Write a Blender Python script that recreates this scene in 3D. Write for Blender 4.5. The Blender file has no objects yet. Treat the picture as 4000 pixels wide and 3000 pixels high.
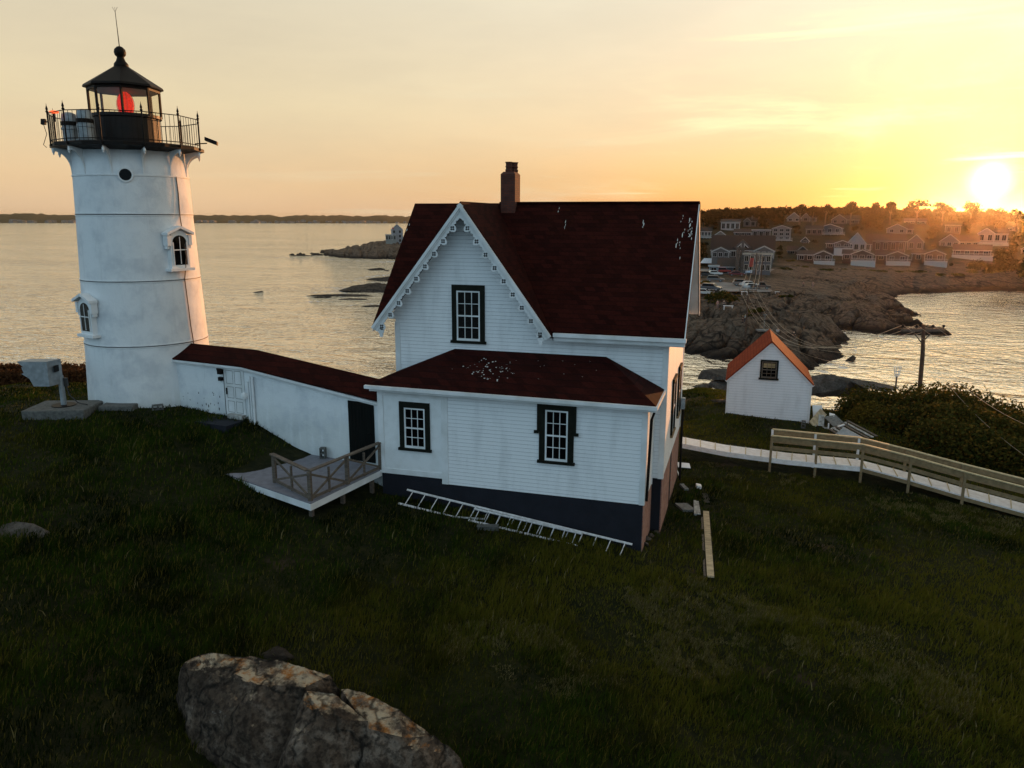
import bpy, math, random
import numpy as np
from mathutils import Vector, Matrix
R=random.Random(7); NR=np.random.RandomState(11)
sc=bpy.context.scene; COL=sc.collection
rad=math.radians
# ------------------------------------------------------------------ camera model
FPX=2996.; PIT=.2117; ROL=.0029; YAW=.291; CAM=np.array([2.5377,-22.8028,8.6996])
SEA=-15.3
HAZE=.000034
def ray(u,v):
    a=(u-2000)/FPX; b=-(v-1500)/FPX; cr,sr=math.cos(ROL),math.sin(ROL)
    r=a*cr-b*sr; up=a*sr+b*cr; c,s=math.cos(PIT),math.sin(PIT)
    fw=c+up*s; z=-s+up*c
    return np.array([r*math.cos(YAW)-fw*math.sin(YAW), r*math.sin(YAW)+fw*math.cos(YAW), z])
def proj(P):
    P=np.array(P,float)-CAM
    r=P[0]*math.cos(YAW)+P[1]*math.sin(YAW); fw=-P[0]*math.sin(YAW)+P[1]*math.cos(YAW); u=P[2]
    c,s=math.cos(PIT),math.sin(PIT); z=fw*c-u*s; up=fw*s+u*c
    cr,sr=math.cos(ROL),math.sin(ROL); r2=r*cr+up*sr; up2=-r*sr+up*cr
    return 2000+FPX*r2/z,1500-FPX*up2/z,z
def onz(u,v,z): d=ray(u,v); return CAM+d*(z-CAM[2])/d[2]
def ony(u,v,y): d=ray(u,v); return CAM+d*(y-CAM[1])/d[1]
def onx(u,v,x): d=ray(u,v); return CAM+d*(x-CAM[0])/d[0]
def onpl(u,v,p,n): d=ray(u,v); n=np.array(n,float); return CAM+d*((np.array(p)-CAM)@n)/(d@n)
def atD(u,v,D): d=ray(u,v); return CAM+d*D/math.hypot(d[0],d[1])
def azdir(u): d=ray(u,900); h=math.hypot(d[0],d[1]); return d[0]/h,d[1]/h

# ------------------------------------------------------------------ numpy noise
_T=NR.rand(256,256)
def vnoise(x,y):
    xi=np.floor(x).astype(int); yi=np.floor(y).astype(int); fx=x-xi; fy=y-yi
    fx=fx*fx*(3-2*fx); fy=fy*fy*(3-2*fy)
    a=_T[xi&255,yi&255]; b=_T[(xi+1)&255,yi&255]; c=_T[xi&255,(yi+1)&255]; d=_T[(xi+1)&255,(yi+1)&255]
    return (a*(1-fx)+b*fx)*(1-fy)+(c*(1-fx)+d*fx)*fy
def fbm(x,y,o=4):
    s=0;a=.5
    for i in range(o): s=s+a*vnoise(x*2**i+17.3*i,y*2**i+5.1*i); a*=.5
    return s/(1-.5**o)
def cells(x,y,full=False):
    xi=np.floor(x).astype(int); yi=np.floor(y).astype(int); d1=np.full(np.shape(x),9.); d2=np.full(np.shape(x),9.); idv=np.zeros(np.shape(x))
    for i in (-1,0,1):
        for j in (-1,0,1):
            cx=xi+i; cy=yi+j; px=cx+_T[cx&255,cy&255]; py=cy+_T[(cx+91)&255,(cy+37)&255]
            d=np.hypot(px-x,py-y); n=d<d1
            d2=np.where(n,d1,np.minimum(d2,d)); idv=np.where(n,_T[(cx+13)&255,(cy+7)&255],idv); d1=np.where(n,d,d1)
    return d1,d2-d1,idv
def rbf(P):
    P=np.array(P,float); A=np.hypot(P[:,0][:,None]-P[:,0],P[:,1][:,None]-P[:,1])
    n=len(P); M=np.zeros((n+1,n+1)); M[:n,:n]=A+np.eye(n)*1e-3; M[n,:n]=1; M[:n,n]=1
    w=np.linalg.solve(M,np.append(P[:,2],0))
    def f(x,y):
        x=np.asarray(x,float); y=np.asarray(y,float); s=np.full(x.shape,w[n])
        for i in range(n): s=s+w[i]*np.hypot(x-P[i,0],y-P[i,1])
        return s
    return f

# ------------------------------------------------------------------ object helpers
ORG={}
class MB:
    def __init__(s): s.v=[]; s.f=[]
    def add(s,vs,fs):
        n=len(s.v); s.v+= [tuple(float(c) for c in v) for v in vs]; s.f+= [tuple(i+n for i in f) for f in fs]; return s
    def hexa(s,p):   # 8 points: bottom 4 ccw, top 4 ccw
        return s.add(p,[(3,2,1,0),(4,5,6,7),(0,1,5,4),(1,2,6,5),(2,3,7,6),(3,0,4,7)])
    def box(s,x0,x1,y0,y1,z0,z1):
        return s.hexa([(x0,y0,z0),(x1,y0,z0),(x1,y1,z0),(x0,y1,z0),(x0,y0,z1),(x1,y0,z1),(x1,y1,z1),(x0,y1,z1)])
    def obox(s,c,ax,ay,az):  # centre + half vectors
        c,ax,ay,az=[np.array(q,float) for q in (c,ax,ay,az)]
        return s.hexa([c-ax-ay-az,c+ax-ay-az,c+ax+ay-az,c-ax+ay-az,c-ax-ay+az,c+ax-ay+az,c+ax+ay+az,c-ax+ay+az])
    def beam(s,a,b,w,h,up=(0,0,1)):
        a=np.array(a,float);b=np.array(b,float);d=b-a;L=np.linalg.norm(d);d/=L;up=np.array(up,float)
        sd=np.cross(d,up);n=np.linalg.norm(sd)
        sd=np.array([1.,0,0]) if n<1e-6 else sd/n
        u2=np.cross(sd,d); return s.obox((a+b)/2,d*L/2,sd*w/2,u2*h/2)
    def tube(s,pts,r,n=8,caps=True):
        pts=[np.array(p,float) for p in pts]; rs=r if hasattr(r,'__len__') else [r]*len(pts); base=len(s.v); ref=None
        for i,p in enumerate(pts):
            d=pts[min(i+1,len(pts)-1)]-pts[max(i-1,0)]; d=d/(np.linalg.norm(d)+1e-12)
            a=np.cross(d,[0,0,1.]) if abs(d[2])<.95 else np.cross(d,[1.,0,0]); a/=np.linalg.norm(a); b=np.cross(d,a)
            for k in range(n):
                t=2*math.pi*k/n; q=p+rs[i]*(math.cos(t)*a+math.sin(t)*b); s.v.append(tuple(q))
        for i in range(len(pts)-1):
            for k in range(n):
                k2=(k+1)%n; s.f.append((base+i*n+k,base+i*n+k2,base+(i+1)*n+k2,base+(i+1)*n+k))
        if caps: s.f.append(tuple(base+k for k in range(n))); s.f.append(tuple(base+(len(pts)-1)*n+k for k in range(n)))
        return s
    def lathe(s,c,prof,n=48,ph=0,cap=True):  # prof list (r,z)
        base=len(s.v)
        for r,z in prof:
            for k in range(n):
                t=2*math.pi*k/n+ph; s.v.append((c[0]+r*math.cos(t),c[1]+r*math.sin(t),c[2]+z))
        for i in range(len(prof)-1):
            for k in range(n):
                k2=(k+1)%n; s.f.append((base+i*n+k,base+i*n+k2,base+(i+1)*n+k2,base+(i+1)*n+k))
        if cap: s.f.append(tuple(base+k for k in range(n-1,-1,-1))); s.f.append(tuple(base+(len(prof)-1)*n+k for k in range(n)))
        return s
    def prism(s,poly,off):  # poly 3d points list, extruded by vector off
        n=len(poly); off=np.array(off,float); vs=[np.array(p,float) for p in poly]; vs+= [p+off for p in vs]
        return s.add(vs,[tuple(range(n)),tuple(range(2*n-1,n-1,-1))]+[(i,i+n,(i+1)%n+n,(i+1)%n) for i in range(n)])
    def split(s,name,m,parent=None):
        par=list(range(len(s.v)))
        def fd_(a):
            while par[a]!=a: par[a]=par[par[a]]; a=par[a]
            return a
        for f in s.f:
            for i in f[1:]: par[fd_(i)]=fd_(f[0])
        gr={}
        for f in s.f: gr.setdefault(fd_(f[0]),[]).append(f)
        outl=[]
        for k,fs in gr.items():
            ids=sorted({i for f in fs for i in f}); mp_={a:b for b,a in enumerate(ids)}; q=MB(); q.v=[s.v[i] for i in ids]; q.f=[tuple(mp_[i] for i in f) for f in fs]; outl.append(q.build(name,m,parent))
        return outl
    def build(s,name,m,parent=None,smooth=False,bevel=0):
        o=mkobj(name,np.array(s.v,float),s.f,m,parent,smooth)
        if bevel: b=o.modifiers.new('bevel','BEVEL'); b.width=bevel; b.segments=1; b.limit_method='ANGLE'
        return o
def root_org(o):
    while o is not None and o.name not in ORG: o=o.parent
    return ORG[o.name] if o else np.zeros(3)
def mkobj(name,v,f,m,parent=None,smooth=False):
    me=bpy.data.meshes.new(name); v=np.asarray(v,float)
    if parent is not None: v=v-root_org(parent)
    me.from_pydata(v.tolist() if len(v)<400000 else v.tolist(),[],f); 
    if m is not None:
        for mm in (m if isinstance(m,(list,tuple)) else [m]): me.materials.append(mm)
    if smooth: me.shade_smooth()
    o=bpy.data.objects.new(name,me); COL.objects.link(o)
    if parent is not None: o.parent=parent
    return o
def fastmesh(name,v,loops,sizes,m):
    me=bpy.data.meshes.new(name); v=np.asarray(v,np.float32); me.vertices.add(len(v)); me.vertices.foreach_set('co',v.ravel())
    loops=np.asarray(loops,np.int32); sizes=np.asarray(sizes,np.int32)
    me.loops.add(len(loops)); me.loops.foreach_set('vertex_index',loops)
    me.polygons.add(len(sizes)); st=np.concatenate([[0],np.cumsum(sizes)[:-1]]).astype(np.int32); me.polygons.foreach_set('loop_start',st)
    me.update(calc_edges=True); me.materials.append(m)
    o=bpy.data.objects.new(name,me); COL.objects.link(o); return o
def tag(o,label,cat,group=None,kind=None):
    if label: o['label']=label
    if cat: o['category']=cat
    if group: o['group']=group
    if kind: o['kind']=kind
    return o
def thing(name,label,cat,loc=(0,0,0),group=None):
    o=bpy.data.objects.new(name,None); COL.objects.link(o); o.location=[float(c) for c in loc]; o.empty_display_size=.2; ORG[o.name]=np.array(loc,float)
    return tag(o,label,cat,group)
def solo(o,loc=None):
    return o
def copy_tree(o,parent=None):
    c=o.copy(); COL.objects.link(c); c.parent=parent
    for ch in o.children: copy_tree(ch,c)
    return c

# ------------------------------------------------------------------ materials
def mat(name,col,rough=.7,col2=None,scale=5.,bump=0.,bscale=None,metal=0.,detail=6,lo=.35,hi=.65,spec=.5,stretch=None,emit=None,estr=0,island=None,coat=0):
    m=bpy.data.materials.new(name); m.use_nodes=True; nt=m.node_tree; N=nt.nodes; L=nt.links; b=N['Principled BSDF']
    c4=lambda c:(c[0],c[1],c[2],1)
    b.inputs['Base Color'].default_value=c4(col); b.inputs['Roughness'].default_value=rough; b.inputs['Metallic'].default_value=metal; b.inputs['Specular IOR Level'].default_value=spec
    tc=N.new('ShaderNodeTexCoord'); mp=N.new('ShaderNodeMapping'); L.new(tc.outputs['Object'],mp.inputs[0])
    if stretch: mp.inputs['Scale'].default_value=stretch
    out=None
    if col2 is not None:
        n=N.new('ShaderNodeTexNoise'); n.inputs['Scale'].default_value=scale; n.inputs['Detail'].default_value=detail; L.new(mp.outputs[0],n.inputs['Vector'])
        r=N.new('ShaderNodeValToRGB'); r.color_ramp.elements[0].position=lo; r.color_ramp.elements[1].position=hi
        r.color_ramp.elements[0].color=c4(col); r.color_ramp.elements[1].color=c4(col2); L.new(n.outputs['Fac'],r.inputs[0]); L.new(r.outputs[0],b.inputs['Base Color']); out=r.outputs[0]
    if island is not None:
        g=N.new('ShaderNodeNewGeometry'); r=N.new('ShaderNodeMath'); r.operation='POWER'; L.new(g.outputs['Random Per Island'],r.inputs[0]); r.inputs[1].default_value=island[1]
        mx=N.new('ShaderNodeMix'); mx.data_type='RGBA'; L.new(r.outputs[0],mx.inputs[0])
        if out is not None: L.new(out,mx.inputs[6])
        else: mx.inputs[6].default_value=c4(col)
        mx.inputs[7].default_value=c4(island[0]); L.new(mx.outputs[2],b.inputs['Base Color'])
    if bump:
        n2=N.new('ShaderNodeTexNoise'); n2.inputs['Scale'].default_value=bscale or scale*4; n2.inputs['Detail'].default_value=6; L.new(mp.outputs[0],n2.inputs['Vector'])
        bu=N.new('ShaderNodeBump'); bu.inputs['Strength'].default_value=1; bu.inputs['Distance'].default_value=bump; L.new(n2.outputs['Fac'],bu.inputs['Height']); L.new(bu.outputs[0],b.inputs['Normal'])
    if emit: b.inputs['Emission Color'].default_value=c4(emit); b.inputs['Emission Strength'].default_value=estr
    if coat: b.inputs['Coat Weight'].default_value=coat; b.inputs['Coat Roughness'].default_value=.1
    return m
class G:  # tiny node-graph helper
    def __init__(s,nt): s.nt=nt; s.N=nt.nodes; s.L=nt.links
    def put(s,sock,val):
        if isinstance(val,bpy.types.NodeSocket): s.L.new(val,sock)
        elif val is not None: sock.default_value=val
    def m(s,op,a,b=None,c=None,clamp=False):
        n=s.N.new('ShaderNodeMath'); n.operation=op; n.use_clamp=clamp
        for i,q in enumerate((a,b,c)): s.put(n.inputs[i],q)
        return n.outputs[0]
    def mix(s,f,a,b,t='MIX'):
        n=s.N.new('ShaderNodeMix'); n.data_type='RGBA'; n.blend_type=t; s.put(n.inputs[0],f)
        for i,q in ((6,a),(7,b)): s.put(n.inputs[i],q+(1,) if isinstance(q,tuple) and len(q)==3 else q)
        return n.outputs[2]
    def noise(s,vec,scale,detail=5,rough=.5,dist=0):
        n=s.N.new('ShaderNodeTexNoise'); s.put(n.inputs['Vector'],vec); n.inputs['Scale'].default_value=scale; n.inputs['Detail'].default_value=detail; n.inputs['Roughness'].default_value=rough; n.inputs['Distortion'].default_value=dist
        return n.outputs['Fac']
    def ramp(s,f,st):
        n=s.N.new('ShaderNodeValToRGB'); s.put(n.inputs[0],f); e=n.color_ramp.elements
        while len(e)<len(st): e.new(.5)
        for i,(p,c) in enumerate(st): e[i].position=p; e[i].color=tuple(c)+(1,) if hasattr(c,'__len__') else (c,c,c,1)
        return n.outputs[0]
    def rng(s,v,a,b,c=0,d=1,smooth=True):
        n=s.N.new('ShaderNodeMapRange'); n.interpolation_type='SMOOTHSTEP' if smooth else 'LINEAR'; s.put(n.inputs[0],v)
        for i,q in enumerate((a,b,c,d)): n.inputs[i+1].default_value=q
        return n.outputs[0]
    def mapping(s,vec,scale=(1,1,1),rot=(0,0,0),loc=(0,0,0)):
        n=s.N.new('ShaderNodeMapping'); s.put(n.inputs[0],vec); n.inputs['Scale'].default_value=scale; n.inputs['Rotation'].default_value=rot; n.inputs['Location'].default_value=loc
        return n.outputs[0]
    def bump(s,h,dist,prev=None,strength=1):
        n=s.N.new('ShaderNodeBump'); n.inputs['Distance'].default_value=dist; n.inputs['Strength'].default_value=strength; s.put(n.inputs['Height'],h)
        if prev is not None: s.put(n.inputs['Normal'],prev)
        return n.outputs[0]
def newmat(name):
    m=bpy.data.materials.new(name); m.use_nodes=True; g=G(m.node_tree); b=m.node_tree.nodes['Principled BSDF']
    tc=g.N.new('ShaderNodeTexCoord'); return m,g,b,tc.outputs['Object']
def sepxyz(g,v): n=g.N.new('ShaderNodeSeparateXYZ'); g.L.new(v,n.inputs[0]); return n.outputs

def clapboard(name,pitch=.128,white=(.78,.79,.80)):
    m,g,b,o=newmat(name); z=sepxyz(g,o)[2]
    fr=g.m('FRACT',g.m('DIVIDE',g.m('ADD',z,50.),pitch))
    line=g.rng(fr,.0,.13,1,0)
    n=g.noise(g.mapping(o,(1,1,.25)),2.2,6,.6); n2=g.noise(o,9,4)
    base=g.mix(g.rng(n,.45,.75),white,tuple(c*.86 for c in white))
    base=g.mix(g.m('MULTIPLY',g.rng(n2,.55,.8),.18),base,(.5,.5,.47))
    base=g.mix(g.m('MULTIPLY',line,.62),base,(.16,.17,.2))  # shadow line under each board lap is painted into the colour
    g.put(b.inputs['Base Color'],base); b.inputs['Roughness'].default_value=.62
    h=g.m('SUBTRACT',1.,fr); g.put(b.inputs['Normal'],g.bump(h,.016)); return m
def shingle(name,c1,c2,row=.14,axis=2,w=.33):
    m,g,b,o=newmat(name); X=sepxyz(g,o); z=X[axis]
    rr=g.m('DIVIDE',g.m('ADD',z,50.),row); fr=g.m('FRACT',rr); fl=g.m('FLOOR',rr)
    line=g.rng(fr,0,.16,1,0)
    cx=g.N.new('ShaderNodeCombineXYZ'); g.put(cx.inputs[0],g.m('FLOOR',g.m('DIVIDE',g.m('ADD',g.m('ADD',X[0],X[1]),g.m('MULTIPLY',fl,.137)),w))); g.put(cx.inputs[1],fl)
    wn=g.N.new('ShaderNodeTexWhiteNoise'); wn.noise_dimensions='2D'; g.L.new(cx.outputs[0],wn.inputs['Vector'])
    n=g.noise(o,.9,6,.6); n2=g.noise(o,14,3)
    c=g.mix(g.m('ADD',g.m('MULTIPLY',wn.outputs['Value'],.55),g.m('MULTIPLY',n,.45)),c1,c2)
    c=g.mix(g.m('MULTIPLY',g.rng(n2,.4,.7),.35),c,tuple(q*.45 for q in c1))
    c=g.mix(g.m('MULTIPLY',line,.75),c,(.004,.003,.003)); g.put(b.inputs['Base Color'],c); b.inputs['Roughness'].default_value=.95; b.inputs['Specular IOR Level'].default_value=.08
    h=g.m('ADD',g.m('SUBTRACT',1.,fr),g.m('MULTIPLY',n2,.4)); g.put(b.inputs['Normal'],g.bump(h,.012)); return m
def plaster(name):
    m,g,b,o=newmat(name)
    n=g.noise(o,1.1,7,.62); n2=g.noise(g.mapping(o,(2.2,2.2,.25)),2.,6,.65); n3=g.noise(o,30,3)
    c=g.mix(g.rng(n,.42,.7),(.77,.79,.8),(.60,.63,.66)); c=g.mix(g.m('MULTIPLY',g.rng(n2,.55,.8),.35),c,(.4,.42,.42))
    z=sepxyz(g,o)[2]
    stain=g.m('MULTIPLY',g.rng(g.m('ADD',z,g.m('MULTIPLY',n,1.4)),1.9,.9),g.rng(n2,.25,.5)); c=g.mix(g.m('MULTIPLY',stain,.22),c,(.32,.34,.25))
    g.put(b.inputs['Base Color'],c); b.inputs['Roughness'].default_value=.75
    g.put(b.inputs['Normal'],g.bump(g.m('ADD',n,g.m('MULTIPLY',n3,.12)),.05)); return m
def brick(name,c1,c2,mortar,sc=1.):
    m,g,b,o=newmat(name); X=sepxyz(g,o); cx=g.N.new('ShaderNodeCombineXYZ'); g.put(cx.inputs[0],g.m('ADD',X[0],X[1])); g.put(cx.inputs[1],X[2])
    t=g.N.new('ShaderNodeTexBrick'); g.L.new(cx.outputs[0],t.inputs['Vector']); t.inputs['Scale'].default_value=sc; t.inputs['Brick Width'].default_value=.22; t.inputs['Row Height'].default_value=.075; t.inputs['Mortar Size'].default_value=.009
    t.inputs['Color1'].default_value=c1+(1,); t.inputs['Color2'].default_value=c2+(1,); t.inputs['Mortar'].default_value=mortar+(1,)
    n=g.noise(o,3,5); g.put(b.inputs['Base Color'],g.mix(g.m('MULTIPLY',g.rng(n,.5,.7),.5),t.outputs['Color'],tuple(q*.4 for q in c1)))
    b.inputs['Roughness'].default_value=.9; g.put(b.inputs['Normal'],g.bump(t.outputs['Fac'],-.008)); return m

M={}
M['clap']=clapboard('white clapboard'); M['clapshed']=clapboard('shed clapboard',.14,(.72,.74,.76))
M['white']=mat('white paint',(.78,.79,.8),.55,(.62,.63,.62),1.7,.002,30)
M['weath']=mat('weathered white paint',(.77,.785,.79),.7,(.66,.67,.66),3,.004,20,lo=.45,hi=.8)
M['plast']=plaster('white rendered masonry')
M['roof']=shingle('dark red shingles',(.010,.0016,.0012),(.046,.0075,.0048))
M['shedroof']=shingle('orange red shingles',(.17,.024,.009),(.28,.05,.018))
M['dgreen']=mat('dark green trim paint',(.0065,.0075,.005),.6,(.011,.0125,.009),6,.001,40,spec=.1)
M['ddoor']=mat('dark green board door',(.004,.005,.0045),.85,(.008,.0095,.0085),4,.003,12,stretch=(6,6,.3),spec=.08)
M['glass']=mat('dark window glass',(.003,.003,.0035),.08,spec=.09)
M['found']=mat('dark blue painted foundation',(.0045,.0055,.011),.95,(.008,.009,.016),2.5,.01,18)
M['brickw']=brick('red brick',(.3,.12,.085),(.4,.19,.14),(.3,.24,.2))
M['chim']=brick('dark chimney brick',(.075,.018,.010),(.12,.028,.015),(.05,.03,.024))
M['cement']=mat('grey cement',(.2,.2,.19),.9,(.11,.11,.105),8,.01,30)
M['black']=mat('black iron paint',(.005,.0045,.004),.55,(.010,.007,.006),7,.002,40,spec=.12)
M['brownmetal']=mat('black iron parapet',(.006,.005,.0045),.5,(.014,.009,.007),3,.003,20,spec=.2)
M['grey']=mat('grey deck paint',(.2,.2,.23),.75,(.15,.15,.175),5,.004,20)
M['polewood']=mat('brown pole wood',(.12,.06,.035),.85,(.06,.032,.02),4,.006,25)
M['oldwood']=mat('weathered grey brown wood',(.15,.115,.085),.85,(.075,.058,.045),6,.006,25,stretch=(1,1,4))
M['newwood']=mat('tan pressure treated wood',(.27,.19,.095),.75,(.18,.125,.06),6,.004,25)
M['boardw']=mat('whitish walkway boards',(.84,.81,.80),.5,(.72,.67,.64),5,.004,25)
M['alu']=mat('aluminium',(.72,.74,.76),.35,(.5,.5,.5),9,metal=.35)
M['rail_gold']=mat('pale rail cap wood',(.55,.45,.25),.6,(.42,.33,.18),6)
M['zinc']=mat('galvanised steel',(.30,.34,.37),.5,(.2,.23,.25),5,metal=.3)
M['red_lens']=mat('red lens glass',(.6,.015,.008),.15,(.12,.002,.002),7,emit=(1,.03,.01),estr=.6)
M['lens_rib']=mat('brass lens ribs',(.3,.03,.02),.3,metal=.5)
M['ceil']=mat('lantern ceiling paint',(.25,.25,.22),.7)
M['drop']=mat('bird droppings',(.75,.75,.72),.8,(.45,.45,.42),20)
M['block']=mat('concrete block',(.13,.13,.12),.95,(.075,.075,.07),10,.01,40)
M['cable']=mat('dark cable',(.02,.02,.02),.6)
M['cableb']=mat('brown rusty cable',(.12,.08,.055),.7)
M['tan']=mat('tan plank',(.58,.45,.27),.7,(.33,.25,.15),3,.004,20,stretch=(1,4,1))
M['junkwood']=mat('silvered scrap board',(.5,.49,.46),.8,(.22,.21,.19),6,.006,20)
M['asph']=mat('grey asphalt',(.22,.2,.19),.9,(.15,.14,.13),.3,.01,4)
M['skin']=mat('skin',(.5,.3,.2),.6)
def col(name,c,rough=.6,var=.7): 
    if name not in M: M[name]=mat(name,c,rough,tuple(q*var for q in c),3)
    return M[name]

# ------------------------------------------------------------------ world
SUNPX=(3869,705); sd=ray(*SUNPX); sd=sd/np.linalg.norm(sd)
EL=math.asin(sd[2]); AZ=math.atan2(sd[0],sd[1])
w=bpy.data.worlds.new('World'); sc.world=w; w.use_nodes=True; g=G(w.node_tree); bg=g.N['Background']
tc=g.N.new('ShaderNodeTexCoord'); d=tc.outputs['Generated']; X=sepxyz(g,d)
sky=g.N.new('ShaderNodeTexSky'); sky.sky_type='NISHITA'; sky.sun_disc=False; sky.sun_elevation=EL; sky.sun_rotation=AZ; sky.altitude=20; sky.dust_density=2.5
vd=g.N.new('ShaderNodeVectorMath'); vd.operation='DOT_PRODUCT'; g.L.new(d,vd.inputs[0]); vd.inputs[1].default_value=tuple(sd); ca=vd.outputs['Value']
ang=g.m('MULTIPLY',g.m('ARCCOSINE',g.m('MINIMUM',ca,.99999)),57.2958)
el=g.m('MULTIPLY',g.m('ARCSINE',X[2]),57.2958)
# elevation ramp of the side away from the sun and of the side near it
ef=g.rng(el,0,30,0,1,False)
far_=g.ramp(ef,[(0,(.82,.56,.34)),(.08,(.82,.58,.34)),(.25,(.80,.66,.42)),(.55,(.70,.63,.48)),(1,(.58,.55,.45))])
near=g.ramp(ef,[(0,(.84,.32,.07)),(.07,(.90,.52,.19)),(.20,(.92,.70,.43)),(.5,(.96,.89,.69)),(1,(.97,.94,.82))])
mixn=g.rng(ang,56,4); skyc=g.mix(mixn,far_,near)
# hemisphere behind the camera: cool fill brightened for the shaded walls, zenith dimmed
bf=g.rng(ang,70,125); zen=g.rng(el,15,75)
back=g.mix(zen,(.50,.76,.95),(.12,.155,.20)); skyc=g.mix(bf,skyc,back)
zf=g.m('MULTIPLY',g.rng(el,32,80),g.m('SUBTRACT',1.,bf)); skyc=g.mix(zf,skyc,(.32,.32,.31))
# cirrus
cm=g.mapping(d,(1,1,5.2),(0.10,0.06,0)); dn=g.noise(cm,2.6,7,.6,.5); cir=g.rng(dn,.50,.74)
st=g.noise(g.mapping(d,(1.6,1.6,26),(.05,.03,0)),1.7,4,.5,.25); stf=g.m('MULTIPLY',g.rng(st,.56,.72),g.rng(el,24,3))
cirf=g.m('MULTIPLY',g.m('ADD',g.m('MULTIPLY',cir,.85),g.m('MULTIPLY',stf,1.3)),g.rng(ang,60,10),clamp=True)
skyc=g.mix(cirf,skyc,g.mix(g.rng(ang,30,8),(.86,.74,.5),(1.35,1.25,.72)))
gr=g.noise(g.mapping(d,(1,1,4.)),3.,5,.6); skyc=g.mix(g.m('MULTIPLY',g.rng(gr,.35,.7),.15),skyc,(.40,.36,.30))
# aureole round the sun
a1=g.m('EXPONENT',g.m('MULTIPLY',g.m('POWER',g.m('DIVIDE',ang,.78),2.),-1.)); a2=g.m('EXPONENT',g.m('MULTIPLY',ang,-.42)); a3=g.m('EXPONENT',g.m('MULTIPLY',ang,-.11))
def scl(colr,f): 
    n=g.N.new('ShaderNodeVectorMath'); n.operation='SCALE'; n.inputs[0].default_value=colr; g.L.new(f,n.inputs['Scale']); return n.outputs[0]
def addv(a,b): n=g.N.new('ShaderNodeVectorMath'); n.operation='ADD'; g.L.new(a,n.inputs[0]); g.L.new(b,n.inputs[1]); return n.outputs[0]
tot=addv(addv(addv(skyc,scl((4,3.6,2.2),a1)),scl((.42,.17,.0),a2)),scl((.05,.015,.0),a3))
tot=g.mix(g.rng(el,-.6,-2.),tot,(.05,.05,.05))
sk=g.N.new('ShaderNodeVectorMath'); sk.operation='SCALE'; g.L.new(sky.outputs[0],sk.inputs[0]); sk.inputs['Scale'].default_value=.02
g.L.new(addv(tot,sk.outputs[0]),bg.inputs['Color']); bg.inputs['Strength'].default_value=1.
w.cycles.sampling_method='MANUAL'; w.cycles.sample_map_resolution=1024
sun=bpy.data.lights.new('sun','SUN'); sun.energy=5; sun.angle=rad(.5); sun.color=(1,.42,.15); so=bpy.data.objects.new('sun',sun); COL.objects.link(so)
so.rotation_euler=Vector(sd).to_track_quat('Z','Y').to_euler(); so.location=(0,0,60)
# ------------------------------------------------------------------ camera
cd=bpy.data.cameras.new('camera'); co=bpy.data.objects.new('camera',cd); COL.objects.link(co); sc.camera=co
cd.sensor_width=36; cd.lens=FPX/4000*36; cd.clip_end=60000; cd.clip_start=.1
Rv=np.array([math.cos(YAW),math.sin(YAW),0]); Fv=np.array([-math.sin(YAW)*math.cos(PIT),math.cos(YAW)*math.cos(PIT),-math.sin(PIT)]); Uv=np.cross(Rv,Fv)
cx_=Rv*math.cos(ROL)+Uv*math.sin(ROL); cy_=-Rv*math.sin(ROL)+Uv*math.cos(ROL)
mw=Matrix.Identity(4)
for i in range(3): mw[i][0]=cx_[i]; mw[i][1]=cy_[i]; mw[i][2]=-Fv[i]; mw[i][3]=CAM[i]
co.matrix_world=mw
sc.view_settings.view_transform='Standard'; sc.view_settings.look='None'; sc.view_settings.exposure=0; sc.view_settings.gamma=1
sc.cycles.use_adaptive_sampling=True; sc.cycles.adaptive_threshold=.02; sc.cycles.use_denoising=True; sc.cycles.max_bounces=6; sc.cycles.diffuse_bounces=3; sc.cycles.caustics_reflective=False; sc.cycles.caustics_refractive=False

# ------------------------------------------------------------------ island ground
IP=[(-20.7,2.8,1.4),(-19.5,.3,1.42),(-14.9,1.0,1.2),(-13.5,.9,.75),(-12.7,.8,.45),(-11,.4,0.),(-9,.3,-.45),(-9,0,-.57),(-4.3,0,-1.06),(-4.3,4,-1.2),(0,0,-1.52),(.35,5.6,-1.9),(.35,9.5,-2.1),(-9,10,-1.),
 (-23,-.4,1.35),(-22.5,-3,1.3),(-25,1,1.4),(-28.9,3.9,1.3),(-31,6,.4),(-34,9,-1.5),(-40,13,-8),(-50,20,-17),(-18,8,.8),(-20,14,-1.2),(-25,22,-9),(-34,34,-18),
 (-13.7,-2,.28),(-12.8,-2.5,.2),(-11.2,-3.2,-.1),(-9.6,-3.6,-.35),(-12,-5,-.1),(-10,22,-2.3),(-12,32,-9),(-14,44,-18),(0,20,-2.4),(0,32,-2.9),(0,37,-6),(0,48,-18),(2.1,19.2,-1.5),(6.3,19.2,-1.85),(8,27,-2.8),(10,34,-7),(12,46,-18),(14,22,-2.6),(17,24,-3.4),(20,27,-7),(30,36,-18),
 (4,12.5,-2.3),(8,12,-2.6),(13,9.3,-3.1),(20,8,-4.2),(30,6,-8),(45,2,-14),(60,0,-19),(3,3,-2.0),(8,2,-2.6),(14,0,-3.2),(4,-6,-2.3),(9,-9,-2.9),(16,-10,-4),(26,-10,-7),(45,-15,-14),
 (-4,-6,-1.45),(0,-12,-1.8),(-6,-13,-1.5),(-2,-20,-1.6),(-12,-12,-.6),(-18,-8,.45),(-25,-8,.8),(-35,-5,.2),(-50,0,-7),(-65,5,-18),(-25,-20,.2),(-45,-22,-4),(-12,-25,-1.),(0,-35,-2.5),(15,-30,-5),(35,-40,-13),(-20,-45,-4),(-60,-40,-15),(0,-65,-12),(60,-50,-20)]
_ig=rbf(IP)
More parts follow.
